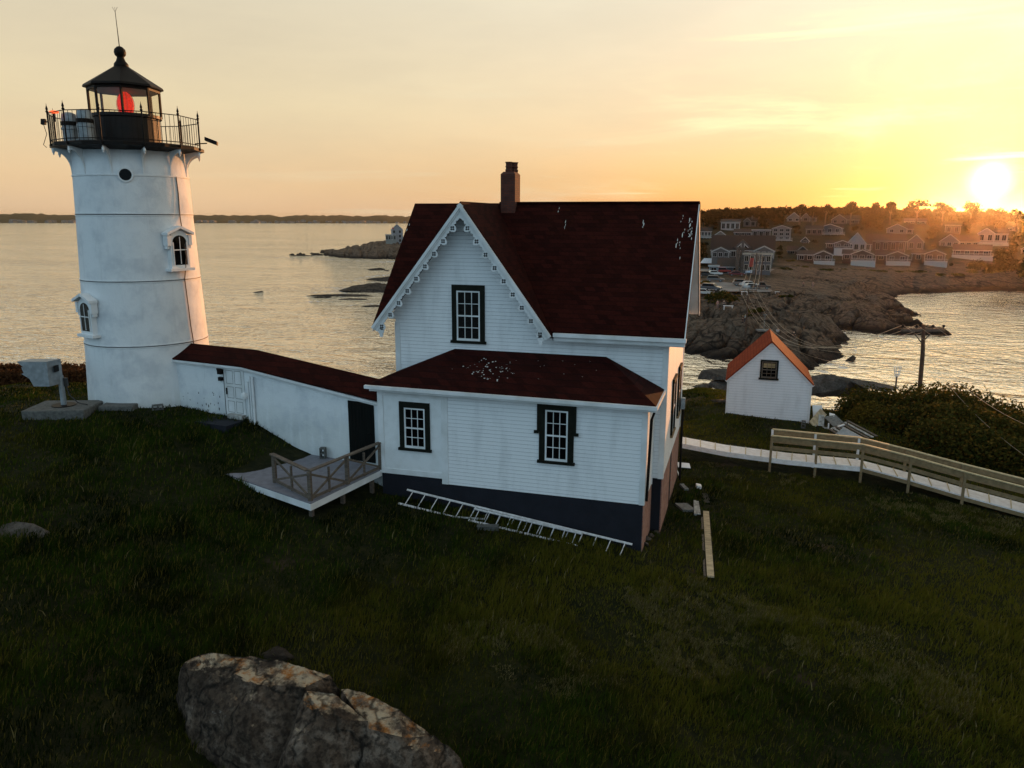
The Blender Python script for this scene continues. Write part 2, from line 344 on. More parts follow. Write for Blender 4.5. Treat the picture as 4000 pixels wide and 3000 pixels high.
def gz(x,y,det=True):
    z=_ig(x,y); x=np.asarray(x,float); y=np.asarray(y,float)
    if det:
        z=z+(fbm(x*.35,y*.35,3)-.5)*.3+(fbm(x*1.7+9,y*1.7,3)-.5)*.12
        lo=np.clip((-3.2-z)/3,0,1); c1,c2,ci=cells(x*.28+3,y*.28); z=z+lo*((ci-.5)*2.2+(fbm(x*.6,y*.6,4)-.5)*2.)
    return z
def gzs(x,y): return float(gz(np.array([x]),np.array([y]))[0])
def hit(u,v,f=None,D0=8,D1=75):
    f=f or gz; d=ray(u,v); h=math.hypot(d[0],d[1])
    for st in (.5 if D1<100 else 1.,.02):
        Ds=np.arange(D0,D1,st); z=f(CAM[0]+d[0]*Ds/h,CAM[1]+d[1]*Ds/h); k=np.nonzero(z>=CAM[2]+d[2]*Ds/h)[0]
        if len(k)==0: return CAM+d*D1/h
        D1=Ds[k[0]]+st*.5; D0=max(1.,Ds[k[0]]-st); D=Ds[k[0]]
    return CAM+d*D/h
def grid(name,xs,ys,zf,m,smooth=True):
    XX,YY=np.meshgrid(xs,ys); ZZ=zf(XX,YY); return gridmesh(name,XX,YY,ZZ,m,smooth)
def gridmesh(name,XX,YY,ZZ,m,smooth=True):
    ny,nx=XX.shape; v=np.stack([XX.ravel(),YY.ravel(),ZZ.ravel()],1); i=np.arange(nx*ny).reshape(ny,nx)
    q=np.stack([i[:-1,:-1],i[:-1,1:],i[1:,1:],i[1:,:-1]],-1).reshape(-1,4); o=fastmesh(name,v,q.ravel(),np.full(len(q),4),m)
    if smooth: o.data.shade_smooth()
    return o
def ground_mat():
    m,g,b,o=newmat('grass and rock ground'); X=sepxyz(g,o)
    n=g.noise(o,.35,6,.6); n2=g.noise(o,2.6,6,.65); n3=g.noise(o,26,4,.6)
    c=g.ramp(n2,[(.25,(.006,.007,.002)),(.5,(.020,.023,.005)),(.72,(.050,.044,.012))])
    c=g.mix(g.m('MULTIPLY',g.rng(n,.5,.7),.6),c,(.03,.036,.007))
    c=g.mix(g.m('MULTIPLY',g.rng(n3,.55,.75),.5),c,(.005,.006,.002))
    dirt=g.m('MULTIPLY',g.rng(g.noise(g.mapping(o,(1,1,1),(0,0,0),(4.2,1.1,0)),.55,5,.6),.62,.70),.8); c=g.mix(dirt,c,(.075,.05,.033))
    rk=g.ramp(g.noise(o,1.5,7,.65),[(.3,(.03,.026,.022)),(.6,(.09,.078,.065)),(.8,(.13,.11,.09))])
    geo=g.N.new('ShaderNodeNewGeometry'); nz=sepxyz(g,geo.outputs['Normal'])[2]
    rf=g.m('MAXIMUM',g.rng(g.m('ADD',X[2],g.m('MULTIPLY',n,2.)),-3.4,-4.6),g.m('MULTIPLY',g.rng(nz,.8,.6),g.rng(X[2],-3.2,-4)))
    g.put(b.inputs['Base Color'],g.mix(rf,c,rk)); b.inputs['Roughness'].default_value=.95; b.inputs['Specular IOR Level'].default_value=.15
    g.put(b.inputs['Normal'],g.bump(g.m('ADD',n2,n3),.16)); return m
tag(grid('ground',np.linspace(-75,70,480),np.linspace(-75,60,440),gz,ground_mat()),None,None,kind='structure')

# ------------------------------------------------------------------ sea
def sea_mat():
    m,g,b,o=newmat('sea water'); X=sepxyz(g,o)
    n1=g.noise(g.mapping(o,(.085,.13,.1),(0,0,rad(18))),1.,4,.62,.6); n1=g.m('SUBTRACT',1.,g.m('ABSOLUTE',g.m('SUBTRACT',g.m('MULTIPLY',n1,2.),1.))); n2=g.noise(g.mapping(o,(.34,.46,.4),(0,0,rad(8))),1.,4,.6,.4); n3=g.noise(g.mapping(o,(2.4,3.2,1),(0,0,rad(30))),1.,3,.6)
    calm=g.noise(g.mapping(o,(.006,.016,.01),(0,0,rad(25))),1.,3,.5,.5)
    sh=g.m('ADD',g.m('MULTIPLY',g.rng(X[0],-35,10),-.80),1.)
    cl=g.m('MULTIPLY',g.rng(calm,.3,.7,.55,1.),sh)
    nb=g.bump(g.m('MULTIPLY',n1,cl),4.2); nb=g.bump(g.m('MULTIPLY',n2,cl),2.6,nb); nb=g.bump(g.m('MULTIPLY',n3,cl),.16,nb)
    fr=g.N.new('ShaderNodeFresnel'); fr.inputs['IOR'].default_value=1.33; g.put(fr.inputs['Normal'],nb)
    gl=g.N.new('ShaderNodeBsdfGlossy'); gl.inputs['Roughness'].default_value=.07; gl.inputs['Color'].default_value=(1,.95,.82,1); g.put(gl.inputs['Normal'],nb)
    df=g.N.new('ShaderNodeBsdfDiffuse'); df.inputs['Color'].default_value=(.02,.025,.025,1); mx=g.N.new('ShaderNodeMixShader')
    g.put(mx.inputs[0],g.m('ADD',g.m('MULTIPLY',fr.outputs[0],g.m('SUBTRACT',3.1,g.m('MULTIPLY',sh,1.95))),.02,clamp=True)); g.L.new(df.outputs[0],mx.inputs[1]); g.L.new(gl.outputs[0],mx.inputs[2]); g.L.new(mx.outputs[0],m.node_tree.nodes['Material Output'].inputs[0]); return m
SM=sea_mat()
th=np.linspace(0,2*math.pi,97)
rr=np.array([0,60,120,200,320,520,900,1700,3200,5500,7500,9000])
TT,RR=np.meshgrid(th,rr); tag(gridmesh('sea',RR*np.cos(TT),RR*np.sin(TT),np.full(TT.shape,SEA),SM),None,None,kind='structure')

hz=MB().box(-9300,9300,-9300,9300,SEA-7.5,63).build('haze',None); hm=bpy.data.materials.new('thin evening haze'); hm.use_nodes=True; hn=hm.node_tree; hn.nodes.clear(); ho=hn.nodes.new('ShaderNodeOutputMaterial'); pv=hn.nodes.new('ShaderNodeVolumePrincipled'); pv.inputs['Density'].default_value=HAZE; pv.inputs['Color'].default_value=(.95,.76,.52,1); pv.inputs['Anisotropy'].default_value=.92; hn.links.new(pv.outputs[0],ho.inputs['Volume']); hz.data.materials.append(hm); tag(hz,'thin warm evening haze over the bay','haze',None,'stuff')
# ------------------------------------------------------------------ foreground rock outcrop
def rock_mat(name,c1,c2,c3,lichen=True,sc=1.,crk=.75):
    m,g,b,o=newmat(name)
    n=g.noise(o,1.3*sc,8,.68); n2=g.noise(o,7*sc,6,.65); v=g.N.new('ShaderNodeTexVoronoi'); v.feature='DISTANCE_TO_EDGE'; v.inputs['Scale'].default_value=.6*sc
    wv=g.N.new('ShaderNodeVectorMath'); wv.operation='ADD'; g.L.new(g.mapping(o,(1,1,.6),(.4,.2,.3)),wv.inputs[0]); sn=g.N.new('ShaderNodeVectorMath'); sn.operation='SCALE'; nn=g.N.new('ShaderNodeTexNoise'); nn.inputs['Scale'].default_value=1.5*sc; g.L.new(o,nn.inputs['Vector']); g.L.new(nn.outputs['Color'],sn.inputs[0]); sn.inputs['Scale'].default_value=.9; g.L.new(sn.outputs[0],wv.inputs[1]); g.L.new(wv.outputs[0],v.inputs['Vector'])
    c=g.ramp(n,[(.28,c1),(.5,c2),(.72,c3)]); c=g.mix(g.rng(n2,.42,.62,.0,.7),c,c1)
    if lichen:
        geo=g.N.new('ShaderNodeNewGeometry'); nz=sepxyz(g,geo.outputs['Normal'])[2]
        lm=g.m('MULTIPLY',g.rng(nz,.80,.94),g.rng(g.noise(o,1.6,7,.7),.40,.56)); c=g.mix(g.m('MULTIPLY',lm,.9),c,g.mix(g.rng(g.noise(o,3,6,.7),.36,.52),(.42,.15,.02),(.55,.43,.29)))
        wm=g.m('MULTIPLY',g.rng(g.noise(g.mapping(o,(1,1,1),(0,0,0),(7,3,1)),1.7,6,.7),.64,.70),.7); c=g.mix(wm,c,(.34,.31,.27))
    crack=g.m('MULTIPLY',g.rng(v.outputs[0],0,.05,crk,0),g.rng(n2,.25,.5)); c=g.mix(crack,c,(.004,.004,.003))
    g.put(b.inputs['Base Color'],c); b.inputs['Roughness'].default_value=.9; b.inputs['Specular IOR Level'].default_value=.2
    h=g.m('ADD',g.m('MULTIPLY',n,.6),g.m('MULTIPLY',n2,.4)); nb=g.bump(h,.42/sc); nb=g.bump(crack,-.05,nb); g.put(b.inputs['Normal'],nb); return m
M['rock']=rock_mat('lichen covered rock',(.014,.009,.006),(.11,.078,.055),(.30,.24,.19),sc=1.25)
M['shore']=rock_mat('brown shore rock',(.028,.021,.016),(.075,.058,.045),(.125,.098,.078),False,.45)
M['boulder']=rock_mat('grey boulder rock',(.06,.05,.042),(.115,.1,.085),(.18,.155,.135),False,1.,.2)
def noise3(p,s,seed=0):
    return (fbm(p[:,0]*s+seed,p[:,1]*s+p[:,2]*s*.7,4)+fbm(p[:,1]*s+5+seed,p[:,2]*s-p[:,0]*s*.6,4)+fbm(p[:,2]*s+11,p[:,0]*s+p[:,1]*s*.5+seed,4))/3-.5
import bmesh
def rockmesh(planes_pts,sub,amp,seed,cuts=False):
    """convex hull of points, subdivided and roughened"""
    bm=bmesh.new()
    for p in planes_pts: bm.verts.new([float(q) for q in p])
    r=bmesh.ops.convex_hull(bm,input=bm.verts); bmesh.ops.delete(bm,geom=list({e for e in list(r['geom_interior'])+list(r['geom_unused']) if isinstance(e,bmesh.types.BMVert)}),context='VERTS')
    for k in range(sub):
        Lm=max(e.calc_length() for e in bm.edges); bmesh.ops.subdivide_edges(bm,edges=[e for e in bm.edges if e.calc_length()>Lm*.45],cuts=1,use_grid_fill=False); bmesh.ops.triangulate(bm,faces=bm.faces)
    bmesh.ops.smooth_vert(bm,verts=bm.verts,factor=.07,use_axis_x=True,use_axis_y=True,use_axis_z=True)
    bm.verts.ensure_lookup_table(); P=np.array([v.co[:] for v in bm.verts]); bm.normal_update(); Nn=np.array([v.normal[:] for v in bm.verts])
    dsp=noise3(P,.8,seed)*amp*2.2+noise3(P,2.6,seed+3)*amp*1.5+noise3(P,7,seed+7)*amp*.7-np.abs(noise3(P,1.7,seed+9))*amp*2.0
    if cuts: c1,c2,ci=cells(P[:,0]*.62+P[:,2]*.7+seed,P[:,1]*.75-P[:,2]*.6); dsp=dsp+(ci-.5)*amp*7-np.clip(.10-c2,0,1)*amp*20
    P=P+Nn*dsp[:,None]; f=[tuple(v.index for v in fc.verts) for fc in bm.faces]; bm.free(); return P,f
def rock_from(pts,sub,amp,seed,name,m,parent=None,cuts=False):
    P,f=rockmesh(pts,sub,amp,seed,cuts); o=mkobj(name,P,f,m,parent); return o
def roundrock(c,rx,ry,rz,name,m,label,cat='rock',seed=1,amp=.12,rot=0,group=None,sub=4):
    rr_=random.Random(seed); pts=[]
    for i in range(12):
        a=rr_.uniform(0,6.283); e=math.asin(rr_.uniform(-.35,1)); k=rr_.uniform(.85,1.05)
        x=math.cos(a)*math.cos(e)*rx*k; y=math.sin(a)*math.cos(e)*ry*k; pts.append((c[0]+x*math.cos(rot)-y*math.sin(rot),c[1]+x*math.sin(rot)+y*math.cos(rot),c[2]+math.sin(e)*rz*k))
    t=rock_from(pts,sub,amp*min(rx,ry,rz),seed,name,m); 
    return tag(t,label,cat,group)
# placed from rays at chosen horizontal distances
def Wp(u,v,D): return atD(u,v,D)
def wall_pts(front,back,zlow=-2.6):
    return front+back+[(p[0],p[1],zlow) for p in front+back]
# outcrop: three slabs that belong to one rock
def Oz(L): return [tuple(onz(*q)) for q in L]
def outcrop(L,amp,seed,name,label):
    T=Oz(L); c=np.mean(T,0); o=rock_from(T+[(p[0]*1.0,p[1],-2.7) for p in T if p[2]<-1.25]+[(p[0],p[1],-2.7) for p in T[:4]],6,amp,seed,name,M['rock']); return tag(o,label,'rock','foreground boulders in the grass')
outcrop([(703,2610,-.15),(760,2560,.0),(820,2545,.1),(1010,2560,.12),(1190,2600,.1),(1290,2635,0),(1335,2690,-.25),(860,2602,.05),(1000,2668,.05),(1190,2684,.02),(685,2740,-1.3),(735,2950,-1.5),(950,3080,-1.55),(1100,3120,-1.6),(1330,2860,-1.35),(790,2790,-.7),(960,2870,-.62),(1120,2900,-.8)],.12,3,'rock_outcrop','large lichen-topped boulder slab, leftmost of the three rocks in the foreground grass')
outcrop([(1192,2690,.0),(1300,2702,0),(1440,2815,-.2),(1264,2802,-.05),(1182,2750,-.12),(1050,3080,-1.5),(1100,3250,-1.7),(1330,3250,-1.7),(1465,3050,-1.4),(1120,2930,-.6)],.08,9,'boulder','wedge-shaped boulder with bright orange lichen face in the middle of the foreground rocks')
outcrop([(1330,2690,-.2),(1400,2700,-.15),(1560,2768,-.2),(1705,2866,-.45),(1795,2960,-.9),(1825,3060,-1.45),(1700,3260,-1.7),(1400,3260,-1.7),(1445,2850,-.3),(1570,2880,-.35),(1340,2820,-1.35),(1520,2830,-1.35),(1640,2990,-.75)],.12,21,'boulder','long grey boulder sloping down to the right with a white patch, rightmost of foreground rocks')
p=hit(1060,2556); roundrock((p[0]+.1,p[1],p[2]-.08),.5,.35,.26,'boulder',M['shore'],'low dark rock tip poking out of grass just behind the big foreground slab',seed=5)
p=hit(60,2095); roundrock((p[0],p[1]+.2,p[2]-.02),.85,.5,.36,'boulder',M['boulder'],'half-buried pale brown boulder in the grass at the left edge of the photo',seed=8)
ROCKS=[(Wp(1000,2750,15.6),2.0),(Wp(1300,2880,14.3),1.4),(Wp(1600,2950,14.4),1.5)]

# ------------------------------------------------------------------ keeper's house
H=thing('keepers_house','white clapboard keeper\'s house with dark red steep roof and scalloped gable trim','house',(-4.5,3,-1.5))
def win(parent,cx,z0,z1,wd,y,tw=.17,cols=3,rows=2,name='window',hood=False,shade=False,sm=None):
    """window in a wall facing -Y at plane y; z0..z1 outer trim height, wd outer width"""
    fr=MB(); x0,x1=cx-wd/2,cx+wd/2
    fr.box(x0,x0+tw,y-.05,y-.002,z0+.09,z1); fr.box(x1-tw,x1,y-.05,y-.002,z0+.09,z1); fr.box(x0+tw,x1-tw,y-.05,y-.002,z1-tw*1.15,z1)
    wdw=fr.build(name,M['dgreen'],parent)
    MB().box(x0-.05,x1+.05,y-.09,y-.002,z0,z0+.088).build('sill',M['dgreen'],wdw)
    if hood:
        hb=MB(); hb.box(x0-.07,x0-.001,y-.06,y-.002,z1-.95,z1); hb.box(x1+.001,x1+.07,y-.06,y-.002,z1-.95,z1); hb.box(x0-.16,x0-.001,y-.09,y-.061,z1-1.0,z1-.9); hb.box(x1+.001,x1+.16,y-.09,y-.061,z1-1.0,z1-.9); hb.split('shutter_stop',M['dgreen'],wdw)
    a0,a1=x0+tw,x1-tw; b0,b1=z0+.09,z1-tw*1.15
    s=MB(); t=.055
    s.box(a0+.002,a0+t,y-.036,y-.003,b0,b1); s.box(a1-t,a1-.002,y-.036,y-.003,b0,b1); s.box(a0+t,a1-t,y-.036,y-.003,b1-t,b1-.002); s.box(a0+t,a1-t,y-.036,y-.003,b0+.002,b0+.08)
    zm=(b0+b1)/2; s.box(a0+t,a1-t,y-.038,y-.004,zm-.025,zm+.025)
    iw=a1-a0-2*t
    for k in range(1,cols): xx=a0+t+iw*k/cols; s.box(xx-.011,xx+.011,y-.03,y-.005,b0+.08,zm-.025); s.box(xx-.011,xx+.011,y-.03,y-.005,zm+.025,b1-t)
    for (c0,c1) in ((b0+.08,zm-.025),(zm+.025,b1-t)):
        for k in range(1,rows):
            zz=c0+(c1-c0)*k/rows
            for q in range(cols): s.box(a0+t+iw*q/cols+.012,a0+t+iw*(q+1)/cols-.012,y-.029,y-.005,zz-.011,zz+.011)
    s.build('sash',sm or M['white'],wdw)
    MB().box(a0+t,a1-t,y-.012,y-.002,b0+.08,b1-t).build('pane',M['glass'],wdw)
    return wdw
D1=2.16; XR=.35; XL=-9.3; YB=9.25; YR=5.6; ZR=9.29; XRR=.92; XRL=-9.95; YE=1.67; ZE=5.05
# walls
mw_=MB(); Zw=5.2
mw_.add([(XL,D1,.18),(XR,D1,.18),(XR,D1,Zw),(XL,D1,Zw)],[(0,1,2,3)])
slope=(ZR-ZE)/(YR-YE); zg=lambda y: ZR-.22-abs(y-YR)*slope
mw_.add([(XR,D1,.18),(XR,YB,.18),(XR,YB,min(zg(YB),Zw)),(XR,YR,zg(YR)),(XR,D1,min(zg(D1),Zw+.3))],[(0,1,2,3,4)])
mw_.add([(XL,D1,.18),(XL,YB,.18),(XL,YB,min(zg(YB),Zw)),(XL,YR,zg(YR)),(XL,D1,min(zg(D1),Zw+.3))],[(4,3,2,1,0)])
mw_.add([(XR,YB,.18),(XL,YB,.18),(XL,YB,Zw),(XR,YB,Zw)],[(0,1,2,3)])
# cross gable front: apex position from the photograph's plane
XG=float(ony(1800,800,1.6)[0]); GZ=float(ony(1798,790,1.6)[2]); GYF=1.55
XGL=XRL+.02; 
gslL=(GZ-4.98)/(XG-XGL); XGRt=float(ony(2148,1290,GYF)[0]); gslR=(GZ-5.02)/(XGRt-XG)
apz=GZ-.22
mw_.add([(XG-(apz-Zw)/gslL,D1-.0,Zw),(XG+(apz-Zw)/gslR,D1,Zw),(XG,D1,apz)],[(0,1,2)])
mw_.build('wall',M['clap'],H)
tr=MB()
tr.box(XR-.16,XR+.02,D1-.025,D1-.001,.17,Zw-.15); tr.box(XR+.001,XR+.025,D1-.001,D1+.16,.17,Zw-.15)
tr.box(XL-.02,XL+.17,D1-.025,D1-.001,.17,Zw-.1); tr.box(XR+.001,XR+.025,YB-.16,YB+.02,.17,Zw-.15)
tr.box(-3.2,XR+.02,D1-.03,D1-.002,ZE-.32,ZE-.1)
tr.split('corner_board',M['white'],H)
# porch (one storey front part)
pw=MB(); Z1=3.22
pw.add([(-6.51,0,0),(0,0,0),(0,0,Z1),(-6.51,0,Z1)],[(0,1,2,3)]); pw.add([(0,0,0),(0,D1,0),(0,D1,Z1),(0,0,Z1)],[(0,1,2,3)])
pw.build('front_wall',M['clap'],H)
pl=MB(); pl.add([(-9,0,.18),(-6.51,0,.18),(-6.51,0,Z1),(-9,0,Z1)],[(0,1,2,3)]); pl.add([(-9,0,.18),(-9,0,Z1),(-9,D1,Z1),(-9,D1,.18)],[(0,1,2,3)])
pl.build('plain_wall',M['weath'],H)
pt=MB(); pt.box(-9.02,-8.82,-.03,-.001,.18,Z1-.03); pt.box(-8.82,-6.53,-.022,-.001,.18,.36); pt.box(-6.72,-6.50,-.028,-.001,.0,Z1-.03); pt.box(-8.82,-6.72,-.02,-.001,Z1-.32,Z1-.05)
pt.box(-6.5,0.0,-.02,-.001,Z1-.22,Z1-.04); pt.box(-.15,.02,-.026,-.001,-.01,Z1-.23); pt.box(.001,.025,-.001,.15,-.01,Z1-.05); pt.box(.001,.022,D1-.12,D1-.03,-.01,Z1-.05)
pt.split('corner_board',M['white'],H)
# foundations
fd=MB(); fd.box(-8.95,-.03,.03,D1+.1,-3,.17); fd.box(-6.5,-.03,.031,D1+.1,-3,-.002)
fd=MB(); fd.box(-8.95,-6.49,.03,D1+.1,-3,.178); fd.box(-6.49,-.03,.03,D1+.1,-3,-.002); fd.box(XL+.05,XR-.05,D1+.101,YB-.03,-3.2,.178)
fd.build('foundation',M['found'],H)
bf_=MB(); bf_.box(-.028,-.008,.05,D1+.09,-3,-.003); bf_.box(XR-.048,XR-.01,D1+.12,D1+3.0,-3.1,.176); bf_.box(XR-.048,XR-.01,D1+3.6,YB-.05,-3.1,.176); bf_.build('brick_foundation',M['brickw'],H)
MB().box(XR-.048,XR-.03,D1+3.0,D1+3.6,-3.1,.176).build('basement_door',M['black'],H)
# main roof slopes
T=.09
def slab(mb,a,b,c,d_,t=T):  # quad top surface a,b,c,d + thickness downwards
    a,b,c,d_=[np.array(q,float) for q in (a,b,c,d_)]; n=np.cross(b-a,d_-a); n/=np.linalg.norm(n); n=n if n[2]>0 else -n
    mb.hexa([a-n*t,b-n*t,c-n*t,d_-n*t,a,b,c,d_])
rf=MB()
yv=YR  # near slope right of and left of cross gable is one plane
slab(rf,(XGRt+.02,YE,ZE),(XRR,YE,ZE),(XRR,YR,ZR),(XGRt+.02,YR,ZR))
# left of the gable only the part above the valley shows
yv0=YE
mbv=[(XRL,YE,ZE),(XG,YR,ZR),(XRL,YR,ZR)]
rf.prism([(XRL,YE,ZE),(XG,YR-.02,ZR-.02),(XRL,YR,ZR)],(0,0,-.09)); rf.prism([(XG,YR-.02,ZR-.02),(XGRt+.02,YE,ZE),(XGRt+.02,YR,ZR),(XG,YR,ZR)],(0,0,-.09))
slab(rf,(XRL,YR,ZR),(XRR,YR,ZR),(XRR,2*YR-YE,ZE),(XRL,2*YR-YE,ZE))
roof=rf.build('roof',M['roof'],H)
# cross gable roof; ridge runs back until it meets the main slope
gr_=MB(); zc=GZ
yj=YR-(ZR-min(zc,ZR-.02))/slope if zc<ZR else YR
def cg(side):
    s=-1 if side=='L' else 1; gs=gslL if s<0 else gslR; xe=XGL if s<0 else XGRt+.05; ze=GZ-abs(xe-XG)*gs
    ye=YE+(ze-ZE)/slope+.25
    a=(xe,GYF,ze); b=(XG,GYF,GZ); c=(XG,YR,GZ); d_=(xe,max(ye,GYF+.4),ze)
    A=[np.array(q,float) for q in (a,b,c,d_)]; up=np.array([0,0,.07]); gr_.hexa([A[0]-up,A[1]-up,A[2]-up,A[3]-up]+[q+np.array([0,0,.03]) for q in A])
cg('L'); cg('R'); gr_.build('gable_roof',M['roof'],roof)
MB().beam((XG+.1,YR,ZR+.02),(XRR-.02,YR,ZR+.02),.22,.05).build('ridge_cap',M['roof'],roof)
# chimney
zt=float(ony(2000,672,YR)[2]); zb2=ZR-.6; cz=float(ony(2000,633,YR)[2]); ch=MB(); xa_=float(ony(1957,720,YR-.3)[0]); xb_=float(ony(2013,720,YR-.3)[0]); hw=(xb_-xa_)/2; cxm=(xa_+xb_)/2
ch.box(cxm-hw,cxm+hw,YR-.34,YR+.34,zb2,zt-.09); ch.hexa([(cxm-hw,YR-.34,zt-.09),(cxm+hw,YR-.34,zt-.09),(cxm+hw,YR+.34,zt-.09),(cxm-hw,YR+.34,zt-.09),(cxm-hw*.72,YR-.25,zt),(cxm+hw*.72,YR-.25,zt),(cxm+hw*.72,YR+.25,zt),(cxm-hw*.72,YR+.25,zt)])
chim=ch.build('chimney',M['chim'],roof)
cp=MB(); 
for q in (-.04,.1): cp.lathe((cxm+q,YR+q*2.,zt),[(.13,0),(.14,.08),(.115,.1),(.115,.16),(.14,.18),(.115,.22),(.12,cz-zt-.05),(.15,cz-zt)],12)
cp.build('chimney_pot',M['chim'],chim)
# eaves: gutters + soffits
gt=MB(); gx0=XGRt+.1
gt.beam((gx0,YE-.05,ZE-.08),(XRR+.02,YE-.05,ZE-.08),.14,.12); gt.beam((gx0,YE+.04,ZE-.2),(XRR-.02,YE+.04,ZE-.2),.05,.16); gt.box(gx0,XRR-.05,YE+.05,D1,ZE-.31,ZE-.28)
gt.build('gutter',M['white'],roof)
mb=MB(); 
zsn=R
for i in range(60):
    x=R.uniform(gx0,XRR-.1); L=R.uniform(.05,.4); mb.box(x,x+L,YE+.02,YE+.02+R.uniform(.05,.12),ZE+.06,ZE+.063)
# verge boards (right gable) and soffit
vb=MB(); off=.0
for yy,s in ((YE,1),(2*YR-YE,-1)):
    a=np.array((XRR-.03,yy,ZE-.13)); b=np.array((XRR-.03,YR,ZR-.13)); vb.beam(a,b,.035,.2,up=(0,0,1))
    vb.beam(a+np.array([-.3,0,-.02]),b+np.array([-.3,0,-.02]),.5,.02)
vb.build('verge_board',M['white'],roof)
def scallop(parent,foot,apex,yf,inward,nl=9,lob=.17,mirror=False):
    """decorative bargeboard in plane y=yf from foot to apex; scallops hang below"""
    f=np.array([foot[0],foot[1]]); a=np.array([apex[0],apex[1]]); d=a-f; L=np.linalg.norm(d); d/=L; n=np.array([d[1],-d[0]]); 
    if n[1]>0: n=-n
    top=[];bot=[]; ns=nl*16; 
    for i in range(ns+1):
        s=L*i/ns; ph=(i%16)/16.; k=.12+.0; u=abs(ph-.5)*2   # 0 at centre
        w=.23+ (.20*math.sqrt(max(0,1-(u/.46)**2)) if u<.46 else .05*math.sin((u-.46)/.54*math.pi))
        w=min(w,.03+ (L-s)*.9) if s>L*.9 else w
        top.append(f+d*s); bot.append(f+d*s+n*w)
    mb=MB()
    for i in range(ns):
        q=[top[i],top[i+1],bot[i+1],bot[i]]
        mb.hexa([(p[0],yf,p[1]) for p in q]+[(p[0],yf+.045,p[1]) for p in q])
    o=mb.build('bargeboard',M['white'],parent)
    hl=MB()
    for i in range(nl):
        c=f+d*(L*(i+.5)/nl)+n*.28
        if (i+.5)/nl>.93: continue
        for k in range(4):
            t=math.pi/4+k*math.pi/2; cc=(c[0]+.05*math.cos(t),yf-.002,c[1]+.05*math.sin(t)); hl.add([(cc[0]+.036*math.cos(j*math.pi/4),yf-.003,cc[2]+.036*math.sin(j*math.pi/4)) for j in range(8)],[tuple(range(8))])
    hl.split('quatrefoil',col('painted hole shade',(.05,.05,.055)),o)  # dark discs paint the shade of pierced holes; the board stays solid
    # outer moulding and scroll at the foot
    ml=MB(); 
    for off_,w_,y_ in ((.0,.1,yf-.07),(.10,.05,yf-.03)):
        p0=f+n*off_; p1=a+n*off_; pts=[p0,p1,p1+n*w_,p0+n*w_]; ml.hexa([(p[0],y_,p[1]) for p in pts]+[(p[0],yf-.001,p[1]) for p in pts])
    ml.build('moulding',M['white'],o)
    fc=f+n*.36+d*.12; MB().lathe((0,0,0),[(.02,-.03),(.11,-.02),(.11,.02),(.02,.03)],14).v
    sb=MB(); pts=[(fc[0]+.11*math.cos(j*math.pi/6),fc[1]+.11*math.sin(j*math.pi/6)) for j in range(12)]
    sb.prism([(p[0],yf,p[1]) for p in pts],(0,.045,0)); sb.prism([(fc[0]-.05,yf+.001,fc[1]-.2),(fc[0]+.05,yf+.001,fc[1]-.2),(fc[0]+.07,yf+.001,fc[1]-.1),(fc[0]-.07,yf+.001,fc[1]-.1)],(0,.043,0)); sb.build('scroll',M['white'],o)
    return o
footL=(XGL,GZ-(XG-XGL)*gslL-.02); footR=(XGRt+.05,GZ-(XGRt+.05-XG)*gslR-.02)
scallop(H,footL,(XG,GZ-.03),GYF-.01,1,10); scallop(H,footR,(XG,GZ-.03),GYF-.008,-1,10)
# soffit under cross-gable overhang
sf=MB(); 
for ft,gs in ((footL,gslL),(footR,gslR)):
    a=np.array((ft[0],GYF+.04,ft[1]-.12)); b=np.array((XG,GYF+.04,GZ-.17)); c=np.array((XG,D1-.001,GZ-.17)); d_=np.array((ft[0],D1-.001,ft[1]-.12)); sf.hexa([q+np.array([0,0,-.03]) for q in (a,b,c,d_)]+[a,b,c,d_])
sf.build('soffit',M['white'],H)
# porch roof (hipped against the wall)
o_=.28; zpt=4.235; zpe=Z1+.02; hipL=-7.04; hipR=-1.67
pr=MB(); P0=(-9-o_,-o_,zpe+.06);P1=(o_,-o_,zpe+.02);P2=(hipR,D1-.002,zpt);P3=(hipL,D1-.002,zpt);P4=(-9-o_,D1-.002,zpe+.06);P5=(o_,D1-.002,zpe+.02)
pr.add([P0,P1,P2,P3,P4,P5]+[(p[0],p[1],p[2]-.05) for p in (P0,P1,P5,P4)],[(0,1,2,3),(1,5,2),(0,3,4),(6,7,1,0),(7,8,5,1),(6,0,4,9),(9,8,7,6)])
proof=pr.build('porch_roof',M['roof'],H)
pg=MB(); pg.beam((-9-o_-.03,-o_-.05,zpe+.0),(o_+.05,-o_-.05,zpe-.05),.12,.11); pg.beam((-9-o_+.1,-o_+.03,zpe-.1),(o_+.0,-o_+.03,zpe-.14),.05,.09); pg.box(-9.2,.2,-o_+.05,.0,zpe-.125,zpe-.1); pg.beam((o_+.03,-o_,zpe-.05),(o_+.03,D1-.02,zpe-.05),.05,.12)
pg.build('gutter',M['white'],proof)
# bird droppings
dr=MB(); nrm=None
def blob(mb,c,ex,ey,r,asp=1.,n=7):
    c=np.array(c,float); pts=[c+ex*math.cos(6.283*k/n)*r*R.uniform(.6,1.2)+ey*math.sin(6.283*k/n)*r*asp*R.uniform(.6,1.2) for k in range(n)]; mb.add(pts,[tuple(range(n))])
ps=(zpt-zpe)/(D1+o_); ey=np.array([0,1,ps]); ey/=np.linalg.norm(ey); ex=np.array([1.,0,0])
for i in range(80):
    t=R.random()
    u=R.gauss(1895,38) if t<.55 else (R.gauss(1975,22) if t<.75 else R.uniform(1700,2350)); v=R.gauss(1452,20) if t<.75 else R.uniform(1410,1500)
    q=onpl(u,v,(0,D1,zpt-.0),(0,-ps,1)); q[2]+=.035
    if -.2<q[1]<D1-.2: blob(dr,q,ex,ey,R.uniform(.008,.036) if t<.75 else .014,1.)
